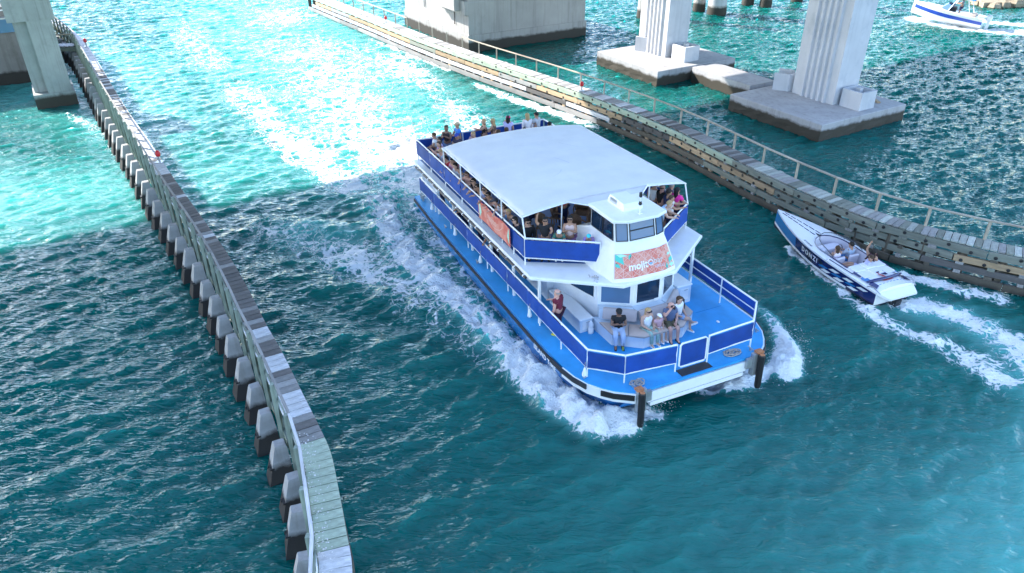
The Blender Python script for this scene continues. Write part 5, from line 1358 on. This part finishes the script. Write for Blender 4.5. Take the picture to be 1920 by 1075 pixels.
for k, (x, lab, g, c, h, hc, hat, sh, ar) in enumerate(row):
    person(lab, FM4, (x, -2.90 + .04 * (k % 2), ZU + .05 + .04 * ((k * 7) % 3 - 1)), -90 + (k % 3 - 1) * 18 + 18, 'perch', 'over' if ar in ('rail', 'fold', 'point') else ar, .97, (0, 1, 0, 3, 1)[k % 5], (g, c), ('shorts', NAVY), (h, hc), hat, sh, BLK, item='phone' if ar == 'phone' else None, group='passengers along the left rail')
# second row in the shade
for k, (x, y, lab, c, h, hc, fa) in enumerate([(-7.0, -1.5, 'person in olive shirt seated mid deck under the awning', (.10, .11, .05), 'short_hair', 'dark', -80), (-9.3, -1.6, 'person in white shirt seated mid deck under the awning', (.6, .6, .6), 'short_hair', 'brown', -60), (-11.2, -1.7, 'person in dark green coat standing mid deck under the awning', (.03, .06, .05), 'short_hair', 'dark', -100)]):
    person(lab, FM4, (x, y, ZU), fa, 'sit' if k < 2 else 'stand', 'lap' if k < 2 else 'down', .95, k % 3, ('tee', c), ('trousers', NAVY), (h, hc), shoes=BLK, group='passengers in the awning shade')
# open stern
st = [(-15.45, -2.62, 'man in white tee at the stern left corner', 'sit', 'lap', ('tee', WHT), ('shorts', NAVY), ('short_hair', 'brown'), None, 1, -120), (-14.75, -2.60, 'woman in lilac tee with sunglasses near the stern left corner', 'sit', 'lap', ('tee', (.5, .42, .62)), ('shorts', BLK), ('long_hair', 'dark'), None, 0, -100), (-14.2, -2.60, 'woman in purple top facing the rail near the stern', 'sitlean', 'rail', ('tee', (.40, .25, .50)), ('shorts', NAVY), ('long_hair', 'brown'), None, 0, -80),
      (-15.3, -2.05, 'woman in black tank top holding hands at the stern', 'stand', 'phone', ('tank', (.03, .02, .02)), ('trousers', (.22, .32, .5)), ('bun_hair', 'brown'), None, 2, -40), (-14.85, -1.72, 'person in blue cap and dark shirt at the stern', 'sit', 'phone', ('tee', (.06, .05, .08)), ('shorts', NAVY), ('short_hair', 'dark'), ('cap', (.03, .06, .35)), 1, -50), (-15.5, -1.42, 'man in bright blue shirt with a headscarf at the stern', 'stand', 'fold', ('tee', (.04, .20, .62)), ('trousers', NAVY), ('short_hair', 'brown'), ('cap', (.45, .35, .22)), 1, -90),
      (-14.7, -1.0, 'woman in pink blouse with pale hair at the stern', 'sit', 'lap', ('tee', (.55, .36, .44)), ('shorts', WHT), ('long_hair', 'blond'), None, 0, -60), (-15.4, -.15, 'man in black tank top stretching one arm out at the stern', 'stand', ('point', 'rail'), ('tank', BLK), ('shorts', (.05, .05, .07)), ('short_hair', 'blond'), None, 1, -100), (-15.2, .22, 'woman with long fair hair standing at the stern', 'stand', 'fold', ('tank', (.12, .07, .05)), ('skirt', (.1, .08, .1)), ('long_hair', 'blond'), None, 1, -130),
      (-14.45, .15, 'woman with fair hair taking a picture astern', 'sit', 'camera', ('tank', (.30, .22, .16)), ('shorts', NAVY), ('long_hair', 'brown'), None, 1, 175), (-14.55, .60, 'woman with brown hair seated beside the picture taker', 'sit', 'fold', ('tank', (.55, .48, .42)), ('shorts', NAVY), ('long_hair', 'brown'), None, 0, 160), (-15.25, 1.0, 'person in hot pink cap and lilac top at the stern rail', 'stand', ('point', 'down'), ('tee', (.48, .45, .70)), ('trousers', (.3, .4, .6)), ('long_hair', 'black'), ('cap', (.85, .04, .22)), 1, 150),
      (-15.2, 1.98, 'woman in white hooded top at the stern rail', 'stand', 'down', ('long', (.72, .66, .66)), ('trousers', WHT), ('long_hair', 'blond'), None, 0, 170), (-14.4, 1.45, 'dark haired child in white shirt by the awning back edge', 'stand', 'down', ('tee', (.6, .6, .68)), ('shorts', NAVY), ('short_hair', 'black'), None, 2, 180), (-15.15, 2.45, 'man in grey tee and black cap at the stern rail', 'stand', 'fold', ('tee', (.42, .42, .45)), ('trousers', NAVY), ('short_hair', 'dark'), ('cap', BLK), 1, -150), (-14.4, 2.75, 'dark haired person at the right end of the stern', 'sit', 'lap', ('tee', (.45, .3, .3)), ('shorts', NAVY), ('short_hair', 'black'), None, 1, 150)]
for k, (x, y, lab, b_, a, tp_, bt, h, hat, sk, fa) in enumerate(st):
    person(lab, FM4, (x, y, ZU + (.02 if b_ == 'stand' else .15)), fa, b_, a, .97 if 'child' not in lab else .75, sk, tp_, bt, h, hat, shades='sunglasses' in lab, shoes=BLK, group='passengers on the open stern')
# right side beside the wheelhouse
rs = [(-5.2, 2.45, 'grey haired man in white shirt far back on the right side', 'stand', 'down', WHT, 'short_hair', 'brown', 0, 120), (-4.85, 2.55, 'balding man in black shirt leaning on the right side', 'stand', 'rail', BLK, 'bald_fringe', 'brown', 3, 100), (-4.35, 2.50, 'man in navy tee standing on the right side of the wheelhouse', 'stand', 'rail', NAVY, 'short_hair', 'dark', 1, 95), (-4.85, 2.95, 'man in grey lilac shirt by the right rail', 'stand', 'rail', (.30, .28, .36), 'short_hair', 'grey', 0, 90), (-4.35, 2.85, 'woman in hot pink top by the right rail', 'stand', 'fold', (.75, .03, .28), 'long_hair', 'black', 1, 110),
      (-3.62, 1.75, 'person in light blue shirt leaning over the right front rail', 'lean', 'rail', (.42, .62, .82), 'short_hair', 'blond', 0, 45), (-3.85, 2.25, 'woman in white tank top stretching hands past the right rail', 'stand', 'point', (.68, .62, .62), 'short_hair', 'brown', 1, 50)]
for x, y, lab, b_, a, c, h, hc, sk, fa in rs:
    person(lab, FM4, (x, y, ZU + .008 + (.2 if b_ == 'sitlean' else 0)), fa, b_, a, .93 if b_ == 'stand' else 1, sk, ('tee', c), ('shorts', (.5, .5, .52) if 'light blue' in lab else NAVY), (h, hc), shoes=BLK, group='passengers right of the wheelhouse')
# lower deck, left side walkway
for x, y, lab, b_, a, c, h, hc, sk, fa in [(-8.3, -2.78, 'person in sky blue shirt leaning on the lower side rail', 'lean', 'rail', (.12, .42, .78), 'short_hair', 'brown', 1, -60), (-9.85, -2.7, 'person in black seated behind the lower side rail', 'stand', 'fold', BLK, 'short_hair', 'dark', 1, -95), (-11.6, -2.72, 'person in dark striped top behind the lower side rail', 'stand', 'rail', (.06, .05, .07), 'long_hair', 'brown', 1, -80), (-12.4, -2.7, 'dark clothed person next to the striped top on the lower deck', 'stand', 'down', (.03, .03, .04), 'short_hair', 'dark', 2, -100), (-14.6, -2.7, 'person in white shirt and navy trousers near the lower stern', 'stand', 'down', WHT, 'short_hair', 'dark', 1, -120)]:
    person(lab, FM4, (x, y, ZD), fa, b_, a, .95, sk, ('tee', c), ('trousers', NAVY), (h, hc), shoes=BLK, group='passengers on the lower side deck')

# ------------------------------------------------------------------ speedboat (local: x forward, y port, z up)
BT = Vector((14.75, 24.65, 0)); BA = math.atan2(6.08, -2.74)
BMAT = Matrix.Translation(BT) @ Euler((R(1.5), R(-2.2), BA)).to_matrix().to_4x4()
M['clear'] = flat('clear_screen', (.5, .6, .7), .05); M['clear'].node_tree.nodes['Principled BSDF'].inputs['Alpha'].default_value = .25
boat = empty('speedboat', BT, Euler((R(1.5), R(-2.2), BA)), 'blue and white open speedboat with checkered flank beside the right fender', 'speedboat')
BL = 6.75
M['boat_white'] = mat('boat_gelcoat', (.80, .80, .82), .18, coat=.5, var=.02)
M['boat_navy'] = mat('boat_navy', (.006, .012, .10), .15, coat=.5); M['boat_blue'] = mat('boat_blue', (.02, .16, .42), .15, coat=.5)
M['boat_inside'] = mat('boat_upholstery', (.66, .62, .68), .5, bump=.1); M['boat_bottom'] = mat('boat_bottom', (.01, .012, .035), .3)
def bw(x):      # half beam at the sheer
    t = x / BL
    return 1.10 * (1 - max(0, (t - .35) / .65) ** 2.2) if t > .35 else 1.03 + .07 * t / .35
def bz(x): return .70 + .22 * (x / BL) ** 1.5
XS = [0, .8, 1.6, 2.4, 3.2, 4.0, 4.8, 5.5, 6.1, 6.5, 6.72]
def sec(x, z_frac):   # outer hull half width at fraction down from the sheer (0) to the chine (1)
    w = bw(x); t = x / BL; c = w * (.90 - .35 * max(0, t - .4)); return w + (c - w) * z_frac
def zfrac(x, f): t = x / BL; zc = .06 + .40 * max(0, t - .45) ** 1.4; return bz(x) + (zc - bz(x)) * f
def hull_band(name, f0, f1, m, x0=0, x1=6.72, off=0.004):
    for s in (-1, 1):
        X = [x0] + [x for x in XS if x0 < x < x1] + [x1]; mb = MB()
        mb.loft([[(x, s * (sec(x, f0) + off), zfrac(x, f0)), (x, s * (sec(x, (f0 + f1) / 2) + off), zfrac(x, (f0 + f1) / 2)), (x, s * (sec(x, f1) + off), zfrac(x, f1))] for x in X], closed=False, caps=False)
        mb.build(name, M[m], boat, smooth=60)
mb = MB(); rings = []
for x in XS:
    t = x / BL; kz = -.35 + .75 * max(0, t - .55) ** 1.6 * 1.9
    rings.append([(x, -sec(x, 0), bz(x)), (x, -sec(x, 1), zfrac(x, 1)), (x, 0, min(kz, zfrac(x, 1) - .01)), (x, sec(x, 1), zfrac(x, 1)), (x, sec(x, 0), bz(x))])
mb.loft(rings, closed=False); mb.build('hull', M['boat_bottom'], boat, smooth=40)
hull_band('gunwale_stripe', 0, .10, 'boat_white'); hull_band('side_stripe', .10, .84, 'boat_navy', 0, 4.6); hull_band('side_stripe', .10, .84, 'boat_blue', 4.6, 6.72); hull_band('boot_stripe', .84, 1.0, 'boat_white', 1.4, 6.72)
# checker pattern on the flank
for s in (-1, 1):
    for i in range(6):
        for j in range(3):
            if (i + j) % 2: continue
            x = .35 + i * .36 + j * .22; mb = MB(); f0 = .24 + j * .18; f1 = f0 + .18
            mb.quad((x, s * (sec(x, f0) + .01), zfrac(x, f0)), (x + .36, s * (sec(x + .36, f0) + .01), zfrac(x + .36, f0)), (x + .58, s * (sec(x + .58, f1) + .01), zfrac(x + .58, f1)), (x + .22, s * (sec(x + .22, f1) + .01), zfrac(x + .22, f1)))
            mb.build('checker', M['boat_white'] if j != 1 else M['boat_blue'], boat, fix=False)
for s in (1, -1):
    me = text_mesh('DONZI', .27, .002, spacing=1.35, offset=.006); me.materials.append(M['boat_white'])
    x = 3.55
    for v in me.vertices:
        xx = x - s * v.co.x * 1 if s > 0 else x + v.co.x
        f = .44 - v.co.y / .62; o = v.co.z
        v.co = Vector((xx, s * (sec(xx, f) + .012 + o), zfrac(xx, f)))
    inst('name_lettering', me, boat)
    me = text_mesh('FL 6220 ME', .10, .001, spacing=1.1, offset=.003); me.materials.append(M['boat_navy'])
    for v in me.vertices:
        xx = 3.85 - s * v.co.x; yy = bw(xx) - .13 + (v.co.y); v.co = Vector((xx, s * yy, bz(xx) + .052 + .003))
    inst('registration_lettering', me, boat)
# deck with cockpit cut out
def cw(x):      # cockpit half width
    if x < 1.75 or x > 4.05: return 0
    if x < 3.2: return .80
    return .80 * math.sqrt(max(0, 1 - ((x - 3.2) / .86) ** 2))
mb = MB()
DXS = [0, .4, .8, 1.2, 1.6, 1.75, 2.2, 2.7, 3.2, 3.5, 3.75, 3.95, 4.05, 4.4, 4.8, 5.5, 6.1, 6.5, 6.72]
def crown(x, y): w = max(bw(x), .02); return bz(x) + .10 * (1 - (y / w) ** 2) * min(1, w) + (.04 if x < 1.7 else 0) * (1 - (y / w) ** 4)
for s in (-1, 1):
    L_ = []
    for x in DXS:
        c = cw(x) if 1.75 <= x <= 4.05 else 0
        w = bw(x); L_.append([(x, s * (c + (w - c) * k / 4), crown(x, c + (w - c) * k / 4) + .004) for k in range(5)])
    mb.loft(L_, closed=False, caps=False)
mb.build('deck', M['boat_white'], boat, smooth=35)
mb = MB(); tr = [(y, crown(0, y) + .003) for y in np.linspace(-1.03, 1.03, 9)]; mb.loft([[(-.003, y, z) for y, z in tr], [(-.003, y * .94, .12) for y, z in tr]], closed=False, caps=False); mb.build('transom', M['boat_white'], boat, fix=False)
mb = MB(); pts_c = [(1.75, 0)] + [(x, cw(x)) for x in (1.76, 2.2, 2.7, 3.2, 3.5, 3.75, 3.95, 4.04)] + [(4.05, 0)]
ol = [(x, -c) for x, c in pts_c[1:-1]] + [(4.05, 0)] + [(x, c) for x, c in pts_c[1:-1]][::-1]
mb.loft([[(x, y, crown(x, y) + .004) for x, y in ol], [(x * .98 + .05, y * .93, .12) for x, y in ol]], caps=False); mb.add([(x * .98 + .05, y * .93, .12) for x, y in ol], [tuple(range(len(ol)))]); mb.build('cockpit_liner', M['boat_inside'], boat, smooth=40)
mb = MB(); P = [(x, y, crown(x, y) + .03) for x, y in ol]; mb.tube(P, .022, 6); mb.build('coaming', M['boat_navy'], boat, smooth=60)
# wrap windscreen
mb = MB(); arc = [(2.75, -.86), (3.2, -.86), (3.55, -.78), (3.85, -.60), (4.1, -.32), (4.18, 0), (4.1, .32), (3.85, .60), (3.55, .78), (3.2, .86), (2.75, .86)]
mb.loft([[(x, y, crown(x, y) + .03) for x, y in arc], [(x - .24, y * .93, crown(x, y) + .03 + .20 * min(1, (x - 2.6) / .6)) for x, y in arc]], closed=False, caps=False); ws = mb.build('windscreen', M['clear'], boat, smooth=60, fix=False)
mb = MB(); mb.tube([(x - .24, y * .93, crown(x, y) + .035 + .20 * min(1, (x - 2.6) / .6)) for x, y in arc], .016, 5); mb.build('windscreen_rim', M['rub'], ws)
# dashboard, wheel, seats
mb = MB(); mb.bbox((3.55, 0, .48), (.4, 1.2, .45), .06); mb.build('dashboard', M['boat_inside'], boat)
mb = MB(); mb.tube([(3.28 + .04 * math.sin(a), -.38 + .15 * math.cos(a), .66 + .14 * math.sin(a)) for a in np.linspace(0, 2 * math.pi, 13)], .015, 5); mb.build('steering_wheel', M['black'], boat)
for y in (-.38, .38):
    mb = MB(); mb.bbox((2.72, y, .28), (.5, .52, .28), .08); mb.build('front_seat', M['boat_inside'], boat)
    mb = MB(); mb.bbox((2.50, y, .55), (.14, .50, .5), .05); mb.build('seat_back', M['boat_inside'], boat)
mb = MB(); mb.bbox((1.95, 0, .30), (.5, 1.45, .30), .08); mb.build('rear_bench', M['boat_inside'], boat)
# sun pad with seams, bolster, stern grip
for x0, x1 in ((1.28, 1.72), (.82, 1.26)):
    for y0, y1 in ((-.80, -.28), (-.26, .26), (.28, .80)):
        mb = MB(); mb.bbox(((x0 + x1) / 2, (y0 + y1) / 2, crown((x0 + x1) / 2, (y0 + y1) / 2) + .02), (x1 - x0, y1 - y0, .05), .02); mb.build('sun_pad', M['boat_white'], boat)
mb = MB(); mb.tube([(.62 + .12 * (1 - (y / .9) ** 2) * -1.2, y, crown(.6, y) + .07) for y in np.linspace(-.92, .92, 13)], [.03, .055] + [.065] * 9 + [.055, .03], 7); mb.build('bolster', M['boat_navy'], boat, smooth=60)
def dq(name, P, m): 
    mb = MB(); mb.add([(x, y, crown(x, y) + .05) for x, y in P], [tuple(range(len(P)))]); mb.build(name, M[m], boat, fix=False)
M['boat_red'] = flat('red_print', (.42, .03, .03))
dq('emblem', [(.98, -.26), (.98, .12), (.92, .12), (.70, -.18), (.70, -.26)], 'boat_navy'); dq('emblem', [(.44, -.24), (.44, .34), (.38, .26), (.38, -.18)], 'boat_red'); dq('emblem', [(.90, .10), (.94, .20), (.46, .0), (.44, -.12)], 'boat_red')
for k in range(9):
    y = -.72 + k * .18
    mb = MB(); mb.box((.30, y, crown(.3, y) + .008), (.02, .11, .008)); mb.build('hatch_seam', M['boat_blue'], boat)
for s in (-1, 1):
    for k in range(3):
        dq('deck_stripe', [(.14 + k * .42, s * .90), (.50 + k * .42, s * .93), (.58 + k * .42, s * .72), (.22 + k * .42, s * .69)], 'boat_navy' if k != 1 else 'boat_blue')
    for k in range(6):
        x0 = 4.25 + k * .36; mb = MB(); y0 = s * (.16 - .018 * k)
        mb.add([(x, y, crown(x, y) + .009) for x, y in ((x0, y0 - .03), (x0 + .30, y0 - .035 + .004), (x0 + .30, y0 + .02), (x0, y0 + .03))], [(0, 1, 2, 3)]); mb.build('deck_stripe', M['boat_navy'], boat, fix=False)
    mb = MB(); mb.tube([(.5, s * 1.0, .72), (.2, s * 1.02, .84), (-.12, s * .94, .70)], .018, 5); mb.build('grab_rail', M['steel'], boat, smooth=60)
    mb = MB(); mb.beam((1.3, s * .96, bz(1.3) + .085), (2.5, s * 1.0, bz(2.5) + .07), .03, .02); mb.build('side_rail', M['boat_navy'], boat)
    mb = MB(); mb.tube([(2.6, s * 1.02, .70), (2.6, s * 1.02, .78)], .03, 6); mb.build('cleat', M['steel'], boat)
mb = MB(); mb.loft([[(-.42, -.72, .52), (-.42, .72, .52), (-.005, .95, .60), (-.005, -.95, .60)], [(-.42, -.72, .59), (-.42, .72, .59), (-.005, .95, .68), (-.005, -.95, .68)]]); mb.build('swim_platform', M['boat_white'], boat)
mb = MB(); mb.box((-.16, 0, .05), (.3, .3, .5)); mb.build('stern_drive', M['rub'], boat)

person('man in pale blue shirt and blue shorts at the speedboat wheel', BMAT, (2.75, -.36, -.05), 8, 'sit', 'rail', .98, 1, ('long', (.36, .44, .56)), ('shorts', (.03, .22, .55)), ('short_hair', 'dark'), shades=True, shoes=None)
person('woman in white floral top in the left front seat of the speedboat', BMAT, (2.75, .40, -.05), -5, 'sit', 'fold', .95, 0, ('tank', (.66, .58, .66), 1), ('shorts', (.5, .5, .6)), ('long_hair', 'brown'), shoes=None)
person('woman in lilac shirt lounging on the speedboat rear bench', BMAT, (1.72, -.05, .42), 42, 'lounge', 'lap', .95, 1, ('long', (.46, .46, .66)), ('shorts', (.42, .42, .6)), ('bun_hair', 'brown'), shades=True, shoes=None)
person('woman in bikini with one arm raised at the right of the speedboat', BMAT, (1.85, -.62, .10), -70, 'sit', ('raise', 'lap'), .92, 1, ('bikini', (.06, .02, .03)), ('shorts', (.05, .03, .04)), ('long_hair', 'dark'), shades=True, shoes=None)

# ------------------------------------------------------------------ far cabin boat, top right
CB = Vector((45.0, 74.2, .1)); CA = math.atan2(77.9 - 74.2, 40.3 - 45.0) 
CMAT = Matrix.Translation(CB) @ Euler((0, R(-5.5), CA)).to_matrix().to_4x4()
b2 = empty('motor_boat', CB, Euler((0, R(-5.5), CA)), 'white motor boat with blue sides throwing spray, far right', 'motor boat')
L2 = 6.6; X2 = [0, 1, 2, 3, 4, 5, 5.8, 6.3, 6.55]
def w2(x): t = x / L2; return 1.2 * (1 - max(0, (t - .4) / .6) ** 2.3)
def z2(x): return .85 + .3 * (x / L2) ** 1.6
mb = MB(); mb.loft([[(x, -w2(x), z2(x)), (x, -w2(x) * .82, .15 + .5 * max(0, x / L2 - .5)), (x, 0, -.35 + .9 * max(0, x / L2 - .5) ** 1.3), (x, w2(x) * .82, .15 + .5 * max(0, x / L2 - .5)), (x, w2(x), z2(x))] for x in X2]); mb.build('hull', M['boat_white'], b2, smooth=40)
for s in (-1, 1):
    mb = MB(); mb.loft([[(x, s * (w2(x) * (1 - .18 * f) + .012), z2(x) + (.15 + .5 * max(0, x / L2 - .5) - z2(x)) * f) for f in (.30, .72)] for x in X2[:-1]], closed=False, caps=False); mb.build('side_stripe', mat('royal_blue_paint', (.03, .08, .42), .25), b2, fix=False)
mb = MB()
for s in (-1, 1): mb.loft([[(x, s * (max(0, (w2(x) - .3) if .7 < x < 3.6 else 0) + (w2(x) - max(0, (w2(x) - .3) if .7 < x < 3.6 else 0)) * k / 3), z2(x) + .06 * (1 - k / 3) + .01) for k in range(4)] for x in (0, .69, .71, 1.5, 2.5, 3.59, 3.61, 4.4, 5.2, 5.9, 6.3, 6.55)], closed=False, caps=False)
mb.build('deck', M['boat_white'], b2, smooth=40)
mb = MB(); mb.box((2.15, 0, .5), (2.85, 1.6, .06)); mb.build('cockpit_floor', M['boat_inside'], b2)
mb = MB(); mb.bbox((1.0, 0, .78), (.5, 1.5, .5), .06); mb.build('rear_seat', M['seat_tan'], b2)
mb = MB(); mb.bbox((2.9, 0, .95), (.5, .7, .8), .08); mb.build('console', M['rub'], b2)
mb = MB(); mb.loft([[(3.3, -.95, .98), (3.9, -.5, 1.1), (4.0, 0, 1.12), (3.9, .5, 1.1), (3.3, .95, .98)], [(2.9, -.85, 1.45), (3.4, -.45, 1.55), (3.5, 0, 1.58), (3.4, .45, 1.55), (2.9, .85, 1.45)]], closed=False, caps=False); mb.build('windscreen', M['glass_blue'], b2, fix=False)
for s in (-1, 1):
    mb = MB(); mb.tube([(3.2, s * 1.02, .98), (2.7, s * .9, 2.2), (1.8, s * .9, 2.25), (1.2, s * 1.05, .95)], .04, 6); mb.build('tower_leg', M['white_trim'], b2, smooth=60)
mb = MB(); mb.bbox((2.1, 0, 2.32), (1.7, 1.9, .1), .04); mb.build('sun_top', mat('blue_sun_top', (.03, .25, .75), .6), b2)
mb = MB(); mb.bbox((-.35, 0, .95), (.5, .4, .55), .1); mb.box((-.4, 0, .3), (.25, .16, .9)); mb.build('outboard_motor', M['white'], b2)
person('person in dark cap driving the far motor boat', CMAT, (2.3, .1, .53), 0, 'stand', 'rail', 1, 1, ('tee', (.2, .2, .24)), ('shorts', NAVY), ('short_hair', 'dark'), ('cap', BLK), shoes=BLK)

fin_people()

# ------------------------------------------------------------------ spray thrown up by the bows
mb = MB()
def spray(pts, n, w, hmax):
    for k in range(n):
        a = random.randrange(len(pts) - 1); t = random.random(); p = Vector(pts[a]).lerp(Vector(pts[a + 1]), t)
        q = Vector((p.x + random.gauss(0, w), p.y + random.gauss(0, w), .12 + abs(random.gauss(0, hmax))))
        r_ = random.choice([.008, .010, .012, .014, .018, .022])
        d = [Vector((random.gauss(0, 1), random.gauss(0, 1), random.gauss(0, 1))).normalized() * r_ for _ in range(4)]
        mb.add([q + x for x in d], [(0, 1, 2), (0, 2, 3), (0, 3, 1), (1, 3, 2)])
spray([(3.6, 17.7, 0), (2.6, 17.9, 0), (1.6, 18.7, 0), (.6, 20.2, 0), (-.6, 22.3, 0)], 2600, .42, .16)
spray([(8.8, 20.0, 0), (9.6, 20.8, 0), (10.0, 22.4, 0)], 1100, .35, .15)
spray([(4.2, 18.3, 0), (5.0, 18.3, 0)], 250, .25, .1); spray([(7.0, 19.6, 0), (8.0, 19.8, 0)], 350, .3, .12)
spray([(12.3, 29.0, 0), (12.8, 27.2, 0), (13.6, 24.2, 0)], 350, .22, .07); spray([(15.0, 24.4, 0), (16.6, 24.2, 0)], 350, .3, .08)
spray([(40.5, 78.6, 0), (43, 74.6, 0), (46, 73, 0)], 700, .6, .3)
M['spray'] = flat('spray_drops', (.78, .82, .83), .5)
mb.build('spray', M['spray'], None, fix=False, kind='stuff')
